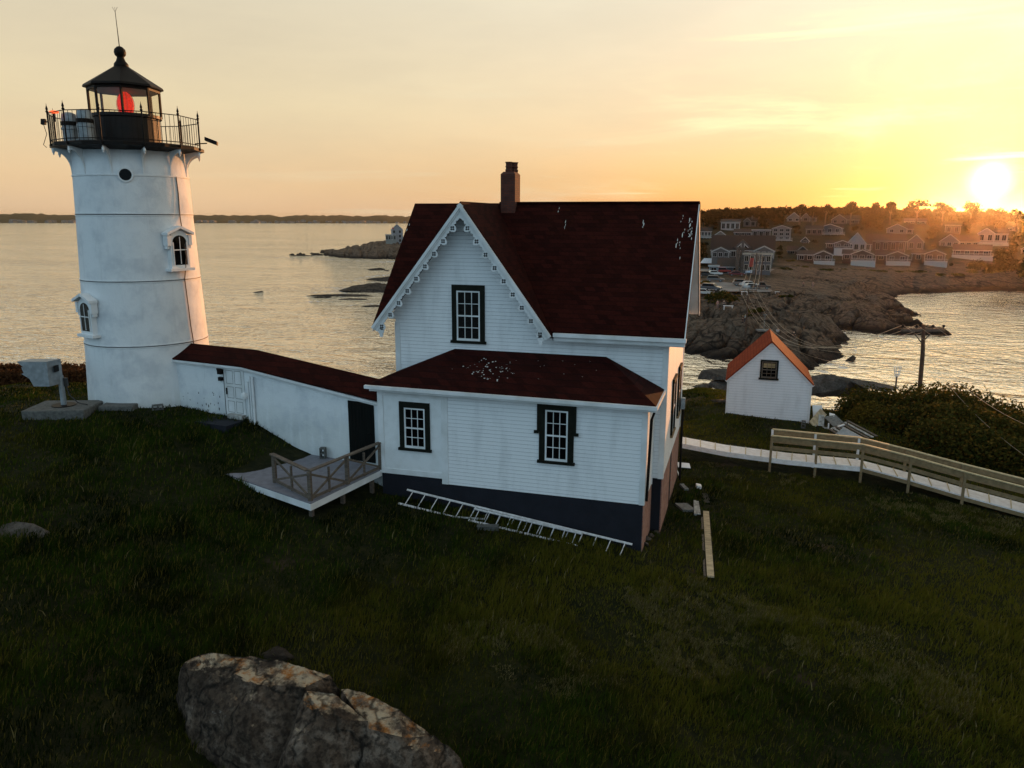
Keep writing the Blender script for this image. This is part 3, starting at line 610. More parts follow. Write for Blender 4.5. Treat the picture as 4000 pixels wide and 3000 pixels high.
tag(dr.build('droppings',M['drop'],proof),None,None,kind='stuff')
dr=MB(); ey=np.array([0,1,slope]); ey/=np.linalg.norm(ey)
for i in range(12):
    t=R.random(); u=R.gauss(2687,14) if t<.9 else R.uniform(2160,2600); v=R.uniform(830,960) if t<.9 else R.uniform(800,880)
    q=onpl(u-(v-850)*.18,v,(0,YE,ZE),(0,-slope,1)); q=q+np.array([0,-.02,.02]); 
    for k in range(3): blob(dr,q-ey*k*.13+ex*R.uniform(-.03,.03),ex,ey,R.uniform(.006,.018),R.uniform(3,8))
for u,v in ((2181,828),(2185,815),(1590,900),(1600,880),(2656,1010)):
    q=onpl(u,v,(0,YE,ZE),(0,-slope,1))+np.array([0,-.02,.02]); blob(dr,q,ex,ey,.014,5)
tag(dr.build('droppings',M['drop'],roof),None,None,kind='stuff')
# windows
def px_win(u0,u1,v0,v1,y): 
    a=ony(u0,v0,y-.05); b=ony(u1,v1,y-.05); return (a[0]+b[0])/2,b[2],a[2],abs(b[0]-a[0])
c,z0,z1,wd=px_win(1763,1893,1112,1345,D1); win(H,c,z0,z1,wd,D1)
c,z0,z1,wd=px_win(1557,1680,1568,1768,0); win(H,c,z0,z1,wd,-.0)
c,z0,z1,wd=px_win(2097,2243,1572,1820,0); win(H,c+.02,z0,z1,wd-.12,-.0,.19,hood=True)
# right wall windows (x = XR), with dark frames
def side_win(y0,y1,z0,z1):
    f=MB(); x=XR
    f.box(x+.002,x+.07,y0,y0+.16,z0+.08,z1); f.box(x+.002,x+.07,y1-.16,y1,z0+.08,z1); f.box(x+.002,x+.09,y0-.03,y1+.03,z1,z1+.14); o=f.build('window',M['dgreen'],H)
    MB().box(x+.002,x+.1,y0-.05,y1+.05,z0,z0+.08).build('sill',M['newwood'],o); MB().box(x+.002,x+.03,y0+.16,y1-.16,z0+.08,z1).build('pane',M['glass'],o)
    s=MB(); s.box(x+.031,x+.05,y0+.16,y1-.16,(z0+z1)/2-.03,(z0+z1)/2+.03); s.box(x+.031,x+.05,(y0+y1)/2-.02,(y0+y1)/2+.02,z0+.08,z1); s.build('sash',M['white'],o)
side_win(4.4,5.6,1.0,3.0); side_win(6.9,7.9,1.1,3.0)
# drain pipe on the porch side, meter box and pipe at the back corner
MB().tube([(o_-.02,-.2,zpe-.1),(.13,.05,zpe-.5),(.07,.12,.1)],.045,8).build('downspout',M['black'],H)
MB().box(XR+.03,XR+.18,YB-.35,YB-.1,1.0,1.45).build('meter_box',M['zinc'],H)
MB().tube([(XR+.12,YB-.2,1.0),(XR+.1,YB-.2,.2),(XR+.14,YB-.5,-2.1)],.05,8).build('drain_pipe',M['black'],H)
MB().tube([(XR-.1,D1+.9,4.75),(XR+.1,D1+.9,4.7),(XR+.12,D1+.9,4.55)],.02,6).build('lamp_bracket',M['black'],H)

# ------------------------------------------------------------------ covered passage
an=rad(9); dv=np.array([-math.cos(an),math.sin(an),0]); nv=np.array([-math.sin(an),-math.cos(an),0]); P0=np.array([-9.0,.3,0])
def pp(s,t=0,z=0): return P0+dv*s-nv*t+np.array([0,0,z])   # s along towards the tower, t into depth
PW=1.5; sB=6.25; sT=10.6; zH=2.62; zB=3.33
C_=thing('covered_passage','white rendered passage with sloping dark red roof joining house and tower','passage',(-14,1.5,1))
def zE_(s): return zB if s>=sB else zH+(zB-zH)*(s-.0)/sB
def zG(s): return gzs(*pp(s,0)[:2])-.5
mb=MB()
S=[0,sB,sT]
for i in range(2):
    a,b=S[i],S[i+1]
    mb.hexa([pp(a,0,-1.5),pp(b,0,-1.5),pp(b,PW,-1.5),pp(a,PW,-1.5),pp(a,0,zE_(a)),pp(b,0,zE_(b)),pp(b,PW,zE_(b)),pp(a,PW,zE_(a))])
mb.build('wall',M['plast'],C_)
mb=MB(); rh=.48
for i in range(2):
    a,b=S[i]-(0 if i else .25),S[i+1]; za,zb_=zE_(max(a,0)),zE_(b)
    for t0,t1 in ((-.14,PW/2),(PW+.14,PW/2)):
        slab(mb,pp(a,t0,za-.0),pp(b,t0,zb_-.0),pp(b,t1,zb_+rh),pp(a,t1,za+rh),.06)
mb.build('roof',M['roof'],C_)
mb=MB()
for i in range(2):
    a,b=S[i],S[i+1]; za,zb_=zE_(a),zE_(b); mb.beam(pp(a+(.0),-.13,za-.09),pp(b,-.13,zb_-.09),.03,.08); mb.beam(pp(a,-.03,za-.15),pp(b,-.03,zb_-.15),.05,.12)
mb.build('fascia',M['white'],C_)
# green door near the house
def pbox(mb,s0,s1,t0,t1,z0,z1):
    q=[pp(s0,t0,z0),pp(s1,t0,z0),pp(s1,t1,z0),pp(s0,t1,z0),pp(s0,t0,z1),pp(s1,t0,z1),pp(s1,t1,z1),pp(s0,t1,z1)]; mb.hexa(q)
q=onpl(1360,1560,P0,nv); sL=float((q-P0)@dv); q2=onpl(1460,1577,P0,nv); sR=float((q2-P0)@dv)
mb=MB(); pbox(mb,sR,sL,-.035,-.002,.36,2.5); dg=mb.build('door',M['ddoor'],C_)
mb=MB(); 
for k in range(1,8): s_=sR+(sL-sR)*k/8; pbox(mb,s_-.008,s_+.008,-.04,-.036,.38,2.48)
mb.build('board_joint',M['black'],dg); mb=MB(); pbox(mb,sR+.12,sR+.28,-.07,-.036,1.4,1.43); mb.build('handle',M['black'],dg)
# white panel door near the tower
sd0=float((onpl(872,1412,P0,nv)-P0)@dv); sd1=float((onpl(950,1430,P0,nv)-P0)@dv); zd0=1.35; zd1=3.2
mb=MB(); pbox(mb,sd1,sd0,-.03,-.002,zd0,zd1); wd_=mb.build('door',M['white'],C_); tag(wd_,'white panelled door near the tower',None)
mb=MB(); w_=sd0-sd1
for a,b in ((.12,.46),(.54,.88)):
    for c_,e_ in ((.06,.30),(.36,.60),(.66,.94)): 
        s0=sd1+w_*a;s1=sd1+w_*b;zz0=zd0+(zd1-zd0)*c_;zz1=zd0+(zd1-zd0)*e_
        pbox(mb,s0,s1,-.036,-.031,zz0,zz0+.015); pbox(mb,s0,s1,-.036,-.031,zz1-.015,zz1); pbox(mb,s0,s0+.012,-.036,-.031,zz0+.016,zz1-.016); pbox(mb,s1-.012,s1,-.036,-.031,zz0+.016,zz1-.016)
mb.build('panel_moulding',M['cement'],wd_)
mb=MB(); pbox(mb,sd0-.0,sd0+.02,-.04,-.002,zd0,zd1); mb.build('door_gap',M['black'],wd_)
mb=MB(); pbox(mb,sd0-.14,sd0-.09,-.07,-.037,2.15,2.4); mb.build('handle',M['black'],wd_)
mb=MB(); pbox(mb,sd0+.02,sd0+.2,-.16,-.02,2.92,3.1); pbox(mb,sd0-.08,sd0+.18,-.2,-.161,3.08,3.16); pbox(mb,sd0+.05,sd0+.2,-.14,-.02,2.66,2.8); mb.split('light_fixture',M['black'],C_)
mb=MB()
for k,(ds,r_,zt_) in enumerate(((-.22,.035,2.75),(-.34,.03,2.95),(-.46,.045,2.95))): a=pp(sd1+ds,-.07,1.1); b=pp(sd1+ds,-.07,zt_); mb.tube([a,b],r_,8)
mb.build('conduit',M['weath'],C_); mb=MB(); c=pp(sd1-.1,-.16,2.2); mb.lathe(c,[(.03,-.12),(.1,-.1),(.12,0),(.1,.1),(.02,.14)],12); mb.build('lamp',M['weath'],C_)
# chipped paint spots
mb=MB()
for i in range(22):
    s_=R.uniform(sd0+.2,sT-.5); z_=R.uniform(1.5,2.2); a=pp(s_,-.004,z_); blob(mb,a,dv,np.array([0,0,1.]),R.uniform(.008,.03),2.2)
tag(mb.build('paint_chips',M['black'],C_),None,None,kind='stuff')
# doorstep slab
q=hit(1050,1648); st_=thing('doorstep','dark slab doorstep in front of the white passage door','doorstep',pp((sd0+sd1)/2,-.6,zd0-.1))
mb=MB(); pbox(mb,sd1-.1,sd0+.5,-1.15,-.02,zd0-.35,zd0-.08); mb.build('slab',M['found'],st_); mb=MB(); pbox(mb,sd1+.0,sd0-.25,-.25,-.04,zd0-.078,zd0+.08); mb.build('threshold',M['junkwood'],st_)

# ------------------------------------------------------------------ deck with railing
DR=np.array([-8.99,.05,.28]); DF=onz(1213,1965,.28); DL_=onz(882,1852,.28); DBk=onz(1186,1752,.28)
dk=thing('wooden_deck','grey painted wooden deck with white edge outside the green door','deck',(-11,-1,0))
mb=MB(); q=[DR,DF,DL_,DBk]; q=[np.array((p[0],p[1],0.)) for p in q]; tb=np.array([0,0,.28])
mb.hexa([q[0]+tb*.0+np.array([0,0,.24]),q[3]+np.array([0,0,.24]),q[2]+np.array([0,0,.24]),q[1]+np.array([0,0,.24]),q[0]+tb,q[3]+tb,q[2]+tb,q[1]+tb]); mb.build('deck_boards',M['grey'],dk)
mb=MB(); up=lambda p,z: np.array((p[0],p[1],z))
e1=(q[1]-q[0])/np.linalg.norm(q[1]-q[0]); e2=(q[2]-q[1])/np.linalg.norm(q[2]-q[1])
mb.beam(up(q[0],.14),up(q[1],.14)+e1*.03,.04,.2); mb.beam(up(q[1],.14)+e2*.01,up(q[2],.14),.04,.2); mb.build('fascia_board',M['white'],dk)
mb=MB(); ins=lambda a,b,f: q[a]*(1-f)+q[b]*f
for a in (q[1]-e1*.3+e2*.3, ins(0,1,.5)+e2*.3, q[0]+e1*.35+e2*.2): mb.beam(up(a,-1.3),up(a,.05),.12,.12,up=(1,0,0))
mb.split('support_post',M['oldwood'],dk)
RA=q[0]*.985+q[1]*.015; RB=q[1]-e1*.12+e2*.12; RC=onz(1075,1885,.28); RC=np.array((RC[0],RC[1],0.))
rl=thing('deck_railing','weathered brown X-braced timber railing round the deck corner','railing',(-10,-2,.28))
Zt=1.22; z0_=.285
mb=MB(); mb.beam(up(RA,Zt+.02),up(RB,Zt+.02),.15,.045); mb.beam(up(RB,Zt+.02)+e2*.08,up(RC,Zt+.02)+e2*.1,.15,.045); mb.build('handrail',M['oldwood'],rl)
posts=[RA,RA*.5+RB*.5,RB,RC]
for p in posts: MB().beam(up(p,z0_),up(p,Zt-.004),.11,.11,up=(1,0,0)).build('post',M['oldwood'],rl)
for a,b in ((RA,(RA+RB)/2),((RA+RB)/2,RB),(RB,RC)):
    d_=(b-a)/np.linalg.norm(b-a); a2=a+d_*.08; b2=b-d_*.08
    mb=MB(); mb.beam(up(a2,.4),up(b2,Zt-.12),.035,.07); mb.beam(up(a2,Zt-.12),up(b2,.4),.034,.069); mb.build('cross_brace',M['oldwood'],rl)
    m2=(a+b)/2; MB().beam(up(m2,.3),up(m2,Zt-.1),.07,.05,up=(1,0,0)).build('baluster',M['oldwood'],rl)
    MB().beam(up(a2,.36),up(b2,.36),.05,.08).build('bottom_rail',M['oldwood'],rl)
q_=onz(1263,1790,.29); 
def cblock(p,rz,label,upr=True,group='loose concrete blocks'):
    p=np.array(p,float); t=thing('concrete_block',label,'concrete block',p,group); mb=MB(); e=np.array([math.cos(rz),math.sin(rz),0]); f=np.array([-math.sin(rz),math.cos(rz),0]); k=np.array([0,0,1.])
    L,W,Hh=(.2,.1,.1)
    if upr: ex,ey_,ez=e*.1,f*.1,k*.2
    else: ex,ey_,ez=e*.2,f*.1,k*.1
    long_=ez if upr else ex; oth=ex if upr else ez
    # frame: two outer long sides, three webs
    c=p+ez
    for s in (-1,1): mb.obox(c+oth*.84*s,oth*.16 ,ey_,long_)
    for s in (-.88,0,.88): mb.obox(c+long_*s,oth*.679,ey_*.995,long_*.12)
    mb.build('block',M['block'],t); return t
cblock(q_,.2,'dark concrete block standing on end on the grey deck beside the passage wall')
# ------------------------------------------------------------------ lighthouse
TX=CAM[0]+34.6*math.cos(rad(132.3)); TY=CAM[1]+34.6*math.sin(rad(132.3)); TC=(TX,TY,0)
LH=thing('lighthouse','white round lighthouse tower with black lantern room and railed gallery','lighthouse',(TX,TY,1.2))
MB().lathe(TC,[(2.42,.3),(2.40,1.4),(2.30,3.82),(2.198,6.29),(2.105,8.79),(2.06,10.26),(2.02,11.2)],96).build('tower_wall',M['plast'],LH,smooth=True)
for z,r in ((3.83,2.302),(6.3,2.2),(8.79,2.107)):
    mb=MB(); 
    for dz in (0,.075): mb.lathe((TX,TY,z+dz),[(r-.02,-.016),(r+.018,-.012),(r+.018,.012),(r-.02,.016)],96,cap=False)
    mb.build('cable_band',M['weath'],LH); mb=MB(); mb.lathe((TX,TY,z+.037),[(r-.01,-.012),(r+.012,-.01),(r+.012,.01),(r-.01,.012)],96,cap=False); mb.build('cable_band',M['cable'],LH)
MB().lathe((TX,TY,10.26),[(2.03,-.04),(2.085,-.03),(2.085,.03),(2.03,.04)],96,cap=False).build('string_course',M['weath'],LH)
def tdir(azd): return np.array([math.cos(rad(azd)),math.sin(rad(azd)),0.])
def tpt(azd,r,z): d=tdir(azd); return np.array([TX+d[0]*r,TY+d[1]*r,z])
CAZ=132.3-180  # azimuth (math angle) pointing from tower to the camera
# gallery
MB().lathe((TX,TY,11.2),[(2.0,-.05),(2.1,-.03),(2.62,.06),(2.72,.08),(2.72,.19),(2.66,.22),(1.0,.22)],12,ph=rad(CAZ+11+15),cap=False).build('gallery_deck',M['black'],LH)
PO=[CAZ+11+30*k for k in range(12)]
def faz(u,rr=2.68,z=12.):  # find azimuth on the gallery that projects at column u (front side)
    best=min(range(-90,91),key=lambda a:abs(proj(tpt(CAZ+a,rr,z))[0]-u)); return CAZ+best
ra=MB(); 
railg=[]
for k,a in enumerate(PO):
    p=tpt(a,2.66,11.42); b=tpt(a+30,2.66,11.42)
    for zz,hh in ((11.5,.03),(12.46,.035)): ra.tube([(p[0],p[1],zz),(b[0],b[1],zz)],.018,6)
    for j in range(1,8):
        c=p+(b-p)*j/8; ra.tube([(c[0],c[1],11.42),(c[0],c[1],12.46)],.0095,5)
gal=ra.build('gallery_railing',M['black'],LH)
for a in PO:
    p=tpt(a,2.66,11.3); MB().lathe(p,[(.035,0),(.04,.05),(.028,.08),(.028,1.17),(.05,1.19),(.05,1.22),(.025,1.25),(.045,1.30),(.03,1.36),(.012,1.42),(.004,1.5)],8).build('railing_post',M['black'],gal)
# brackets and pendants
for a in PO:
    mb=MB(); pts=[]; n=12
    d=tdir(a); sdv=np.array([-d[1],d[0],0])*.035
    prof=[(2.05,10.25)]
    for j in range(n+1):
        t=j/n*math.pi/2; prof.append((2.06+.56*(1-math.cos(t)),10.45+.70*math.sin(t)))
    prof+= [(2.66,11.15),(2.66,11.24),(2.05,11.24)]
    # curved strip
    for j in range(len(prof)-4):
        (r0,z0),(r1,z1)=prof[j],prof[j+1]; A_=np.array([TX,TY,0])
        q0=A_+d*r0+np.array([0,0,z0]); q1=A_+d*r1+np.array([0,0,z1]); mb.beam(q0,q1,.06,.05,up=tuple(-d+np.array([0,0,.01])))
    mb.add([tuple(np.array([TX,TY,0])+d*r+np.array([0,0,z])) for r,z in prof],[tuple(range(len(prof)))])
    br=mb.build('bracket',M['weath'],LH); MB().lathe(tpt(a,2.6,11.0),[(.01,-.02),(.03,.02),(.025,.05),(.05,.08),(.05,.14),(.03,.2)],8).build('pendant',M['weath'],br)
# round port
pz=float(atD(490,682,34.6-2.05)[2]); az_p=math.degrees(math.atan2(*(atD(490,682,32.55)[1::-1]-np.array([TY,TX]))))
pc=atD(490,682,32.52); d=np.array([pc[0]-TX,pc[1]-TY,0]); d/=np.linalg.norm(d); e=np.array([-d[1],d[0],0]); pc=np.array([TX,TY,0])+d*2.055+np.array([0,0,pc[2]])
mb=MB(); mb.tube([pc-d*.1,pc+d*.06],.265,24); prt=mb.build('porthole',M['weath'],LH); MB().tube([pc-d*.09,pc+d*.064],.21,24).build('pane',M['glass'],prt)
# windows with hoods
def tower_win(u,v,zt_,zb_,label):
    zc_=(zt_+zb_)/2; Rr=2.40-(zc_-1.4)*.041; 
    best=min([k/4 for k in range(-340,341)],key=lambda a:abs(proj(tpt(CAZ+a,Rr+.05,zc_))[0]-u)); a=CAZ+best; d=tdir(a); e=np.array([-d[1],d[0],0]); k=np.array([0,0,1.])
    o=np.array([TX,TY,0])+d*(Rr-.02)
    def P(x,y,z): return o+e*x+d*y+k*z
    def arch(w,h0,h1,y0,y1,n=12):
        pts=[(-w,h0),(w,h0),(w,h1)]+[(w*math.cos(math.pi*j/n),h1+w*.8*math.sin(math.pi*j/n)) for j in range(1,n)]+[(-w,h1)]
        return [P(x,y0,z) for x,z in pts]
    h=zt_-zb_; mb=MB(); pr_=arch(.42,zb_,zt_-.5,.0,0); mb.prism(pr_,d*.2); f=mb.build('window',M['weath'],LH)
    mb=MB(); mb.prism([P(-.62,.0,zt_-.25),P(0,.0,zt_+.0),P(.62,0,zt_-.25),P(.62,0,zt_-.35),P(0,0,zt_-.1),P(-.62,0,zt_-.35)][::-1],d*.34)
    for s in (-1,1): mb.obox(P(s*.5,.12,zt_-.55),e*.07,d*.12,k*.2); mb.obox(P(s*.5,.1,zt_-.8),e*.05,d*.08,k*.07)
    mb.build('hood',M['weath'],f); mb=MB(); mb.obox(P(0,.12,zb_-.04),e*.56,d*.18,k*.05); mb.build('sill',M['weath'],f)
    pr_=arch(.32,zb_+.14,zt_-.62,.201,0); mb=MB(); mb.prism(pr_,d*.006); pn=mb.build('pane',M['glass'],f)
    mb=MB(); mb.obox(P(0,.222,(zb_+zt_)/2-.1),e*.3,d*.012,k*.02); mb.obox(P(0,.222,(zb_+zt_)/2-.12),e*.012,d*.011,k*(h/2-.3)); 
    for s in (-1,1): mb.obox(P(s*.315,.22,(zb_+.14+zt_-.62)/2),e*.02,d*.016,k*(zt_-zb_-.76)/2)
    mb.build('sash',M['white'],f)
    return a
def tz(u,v,D=32.6): return float(atD(u,v,D)[2])
aw=tower_win(693,970,tz(693,882),tz(693,1050),'')
tower_win(345,1250,tz(345,1140,34.),tz(345,1300,34.),'')
# cables on the tower
mb=MB(); pts=[]
for v_,u_ in ((690,688),(760,697),(845,703),(1000,712),(1090,722),(1180,734),(1270,745),(1340,757)):
    z_=tz(u_,v_,33.2); Rr=2.40-(z_-1.4)*.041+.03; best=min([k/4 for k in range(0,361)],key=lambda a:abs(proj(tpt(CAZ+a,Rr,z_))[0]-u_)); pts.append(tpt(CAZ+best,Rr+(.2 if 880<v_<1060 else 0),z_))
mb.tube(pts,.018,6); mb.tube([p+np.array([.03,-.02,0]) for p in pts],.01,5); mb.build('cable',M['cableb'],LH)
# drum of lantern, glazing
LN=8; lph=rad(CAZ-4.+0)
MB().lathe((TX,TY,0),[(1.19,11.4),(1.19,12.42),(1.27,12.45),(1.27,12.56),(1.1,12.56)],32,cap=False).build('parapet_wall',M['brownmetal'],LH,)
lan=MB()
crn=[np.array([TX+1.24*math.cos(lph+2*math.pi*k/LN),TY+1.24*math.sin(lph+2*math.pi*k/LN),0]) for k in range(LN)]
for c in crn: lan.beam(c+np.array([0,0,12.5]),c+np.array([0,0,13.6]),.07,.07,up=(1,0,0))
for k in range(LN):
    a,b=crn[k],crn[(k+1)%LN]; lan.beam(a+np.array([0,0,12.53]),b+np.array([0,0,12.53]),.06,.07); lan.beam(a+np.array([0,0,13.5]),b+np.array([0,0,13.5]),.07,.12)
lan.build('lantern_frame',M['black'],LH)
gm=bpy.data.materials.new('clear lantern glass'); gm.use_nodes=True; gg=G(gm.node_tree); b=gm.node_tree.nodes['Principled BSDF']; out=gm.node_tree.nodes['Material Output']
tr_=gg.N.new('ShaderNodeBsdfTransparent'); tr_.inputs[0].default_value=(.9,.88,.8,1); gl=gg.N.new('ShaderNodeBsdfGlossy'); gl.inputs['Roughness'].default_value=.03; mx=gg.N.new('ShaderNodeMixShader'); mx.inputs[0].default_value=.035; gg.L.new(tr_.outputs[0],mx.inputs[1]); gg.L.new(gl.outputs[0],mx.inputs[2]); gg.L.new(mx.outputs[0],out.inputs[0])
for k in range(LN):
    a,b_=crn[k],crn[(k+1)%LN]; d_=(b_-a)/np.linalg.norm(b_-a); a=a+d_*.05; b_=b_-d_*.05
    MB().add([a+np.array([0,0,12.57]),b_+np.array([0,0,12.57]),b_+np.array([0,0,13.43]),a+np.array([0,0,13.43])],[(0,1,2,3)]).build('glass_pane',gm,LH)
mb=MB(); mb.lathe((TX,TY,0),[(1.38,13.53),(1.42,13.56),(1.38,13.64),(.3,14.33),(.26,14.36)],LN,ph=lph,cap=True); lr=mb.build('lantern_roof',M['black'],LH)
MB().lathe((TX,TY,0),[(.27,14.3),(.25,14.45),(.17,14.55),(.13,14.66),(.13,14.7),(.19,14.76),(.215,14.86),(.19,14.97),(.1,15.06),(.02,15.09)],24).build('ventilator_ball',M['black'],lr,smooth=True)
rt=atD(448,31,34.6); mb=MB(); b0=np.array([TX,TY,15.05]); b1=np.array([rt[0],rt[1],rt[2]]); mb.tube([b0,b0*.2+b1*.8],[.018,.011],6); m_=b0*.2+b1*.8+(b1-b0)*.1; mb.tube([b0*.2+b1*.8,m_],.011,6)
for a in (-1,0,1): mb.tube([m_,m_+np.array([.1*a*Rv[0],.1*a*Rv[1],.17])],.006,5)
mb.build('lightning_rod',M['black'],lr)
MB().lathe((TX,TY,13.44),[(.05,.0),(1.15,.0),(1.15,.02),(.05,.02)],24).build('lantern_ceiling',M['ceil'],LH)
# fresnel lens
ln=MB(); prof=[]
for j in range(19):
    t=-1+2*j/18; r=.30*math.sqrt(max(0,1-(t*.93)**2)); prof.append((r+.012,12.98+t*.44-.012)); prof.append((r-.012,12.98+t*.44+.012))
ln.lathe((TX+.02,TY,0),prof,20); lens=ln.build('lens',M['red_lens'],LH)
mb=MB()
for k in range(10):
    t=2*math.pi*k/10; mb.tube([(TX+.02+(.30*math.sqrt(max(0,1-(s*.93)**2))+.02)*math.cos(t),TY+(.30*math.sqrt(max(0,1-(s*.93)**2))+.02)*math.sin(t),12.98+s*.44) for s in (-1,-.6,-.2,.2,.6,1)],.008,4)
mb.build('lens_frame',M['lens_rib'],lens); MB().lathe((TX+.02,TY,12.2),[(.2,0),(.12,.1),(.12,.3),(.18,.34)],12).build('lens_pedestal',M['black'],LH)
# camera bracket on the right
pr_=tpt(faz(780,2.66,12)+0,2.7,11.7); pr_=atD(782,580-0,34.2); pr_=atD(785,562,34.3)
mb=MB(); e=Rv; a=np.array([pr_[0],pr_[1],pr_[2]]); mb.tube([a-e*.22,a+e*.25+np.array([0,0,.02])],.025,6); mb.obox(a+e*.42+np.array([0,0,.1]),e*.24-np.array([0,0,.09]),Fv*.07,np.cross(e,Fv)*.07+np.array([0,0,0])); mb.build('security_camera',M['black'],LH)
a=atD(170,476,34.5); mb=MB(); mb.obox(a,Rv*.08,Fv*.05,Uv*.1); mb.obox(a+Rv*.1,Rv*.08,Fv*.02,Uv*.02); mb.tube([a-Uv*.1,a-Uv*.45+Rv*.12,a-Uv*.85-Rv*.0,a-Uv*.95+Rv*.12],.012,5); mb.build('junction_box',M['black'],LH)
# two canisters on the gallery and a red lamp on the rail
for u,lab in ((265,'grey banded canister on the lighthouse gallery, left one beneath the red glow'),(333,'grey banded canister on the lighthouse gallery, right one beside the lantern')):
    a=faz(u,1.95,12); p=tpt(a,1.95,11.42); t=thing('canister',lab,'canister',p,'canisters on the lighthouse gallery'); MB().lathe(p,[(.34,0),(.36,.08),(.27,.1),(.27,.5),(.29,.52),(.29,.58),(.27,.6),(.27,.68),(.27,.9),(.24,1.08),(.12,1.14)],20).build('drum',M['zinc'],t,smooth=False)
    MB().lathe(p,[(.274,.66),(.295,.67),(.295,.8),(.274,.81)],20,cap=False).build('band',M['black'],t)
a=atD(211,437,34.3); t=thing('red_lamp','small glowing red lamp on the left of the lighthouse gallery rail','lamp',a); MB().lathe(a,[(.02,-.05),(.13,-.045),(.17,0),(.12,.04),(.02,.05)],14).build('lens',mat('red lamp glow',(.8,.05,.02),.4,emit=(1,.12,.03),estr=2.),t); MB().tube([a-np.array([0,0,.05]),a-np.array([0,0,.35])],.02,6).build('stem',M['black'],t)

# concrete block vent at tower foot
p=hit(617,1600); 
q=np.array([p[0],p[1],p[2]]); cblock(q,rad(CAZ+90),'hollow concrete block leaning against the foot of the lighthouse',False)
# ------------------------------------------------------------------ horn cabinet on concrete pad, left
pc=hit(210,1588); pad=thing('concrete_pad','low grey concrete pad with stepped edge left of the lighthouse','concrete pad',pc)
K=np.array([0,0,1.]); hx=np.array([math.cos(.35),math.sin(.35),0]); hy=np.array([-math.sin(.35),math.cos(.35),0])
zt_=pc[2]+.36; cpt=onz(250,1583,zt_)
mb=MB(); mb.obox(cpt-K*.3,hx*1.12,hy*.85,K*.3); mb.obox(cpt-K*.32+hx*1.9+hy*.45,hx*.64,hy*.5,K*.27); mb.build('slab',M['block'],pad,bevel=.03)
cblock(onz(220+5,1640,zt_-.38)+np.array([0,0,-.0]),.4,'hollow concrete block at the front edge of the concrete pad',False)
hb=thing('signal_cabinet','grey metal fog detector box on a post, with pointed hood facing left','signal box',cpt)
mb=MB(); mb.tube([cpt+K*.001,cpt+K*.03],.42,16); mb.build('base_plate',M['black'],hb); MB().tube([cpt+K*.03,cpt+K*1.15],.1,12).build('post',M['zinc'],hb)
bz=float(atD(180,1505,math.hypot(cpt[0]-CAM[0],cpt[1]-CAM[1]))[2]); Dc=math.hypot(cpt[0]-CAM[0],cpt[1]-CAM[1]); s_=Dc/FPX*.9
ctr=atD(175,1460,Dc); side=Rv; 
def S_(x,z,dy=0): return ctr+Rv*x*s_+K*z*s_+np.array([-math.sin(YAW),math.cos(YAW),0])*dy
poly=[(-27,-42),(32,-42),(32,52),(-80,52),(-58,32),(-65,30),(-58,8),(-68,6),(-40,-12)]
mb=MB(); mb.prism([S_(x,z,-.32) for x,z in poly],np.array([-math.sin(YAW),math.cos(YAW),0])*.62+Rv*.16); mb.build('cabinet',M['zinc'],hb); 
mb=MB(); mb.obox(S_(36,20,.0)+Rv*.1,K*.12,np.array([-math.sin(YAW),math.cos(YAW),0])*.14,Rv*.012); mb.build('vent',M['black'],hb); mb=MB(); mb.obox(cpt+K*.9+Rv*.18,Rv*.06,hy*.06,K*.16); mb.tube([cpt+K*.75+Rv*.18,cpt+K*.4+Rv*.25,cpt+K*.1+Rv*.55,cpt+K*.03+Rv*.9],.02,6); mb.build('conduit',M['cable'],hb)
# ------------------------------------------------------------------ ladders along the foundation
def ladder(a,b,w,n,label,m,lean,rungs=1.):
    a=np.array(a,float); b=np.array(b,float); t=thing('ladder',label,'ladder',(a+b)/2,'aluminium ladders by the foundation'); d=(b-a)/np.linalg.norm(b-a); wv_=np.array(lean,float); wv_/=np.linalg.norm(wv_); wv_=wv_*w
    MB().beam(a,b,.03,.07,up=tuple(wv_)).build('side_rail',m,t); MB().beam(a+wv_+d*.0,b+wv_,.03,.07,up=tuple(wv_)).build('side_rail',m,t)
    L=np.linalg.norm(b-a)
    for k in range(n):
        p=a+d*(L*(k+.5)/n); MB().tube([p,p+wv_],.018,6).build('rung',m,t)
yl=-.16; A1=ony(1590,1913,yl); B1=ony(2470,2127,yl)
A2=ony(1570+85,1978,yl-.42); 
# rails: upper rail leans on the wall, lower rail stands in the grass
def gpt(x,y): return np.array([x,y,gzs(x,y)+.05])
lo1=gpt(A1[0]-.12,-.62); lo2=gpt(B1[0]-.05,-.62)
ladder(A1,B1,np.linalg.norm(lo1-A1)*.98,17,'long silver extension ladder lying on edge against the dark foundation',M['alu'],lo1-A1)
A3=ony(1852,1987,-.3); B3=ony(2272,2085,-.3); lo3=gpt(A3[0]-.05,-.74)
ladder(A3,B3,np.linalg.norm(lo3-A3)*.95,10,'shorter pale ladder overlapping in front of the long silver one',M['alu'],lo3-A3)
# bits beside the ladder
for u,v,L_,r_,lab in ((1830,2030,1.1,.1,'thin white board lying in the grass beside the ladders'),(1905,2068,.7,.25,'dark block lying in grass under the ladders')):
    p=hit(u,v); t=MB(); a=np.array([math.cos(r_),math.sin(r_),0]); t.beam(p-a*L_/2+K*.06,p+a*L_/2+K*.06,.06 if L_>1 else .22,.04 if L_>1 else .16); o=t.build('board' if L_>1 else 'stone_block',M['junkwood'] if L_>1 else M['block']); tag(o,lab,'board' if L_>1 else 'block')
# rubble at foundation corner
for i,(u,v,r) in enumerate(((2528,2110,.2),(2545,2095,.16),(2518,2128,.15),(2565,2080,.14))):
    p=hit(u,v); roundrock(p,r,r,r*.8,'stone',M['boulder'],'small grey stone heaped at the right foundation corner',group='stones at the foundation corner',seed=30+i,sub=2)
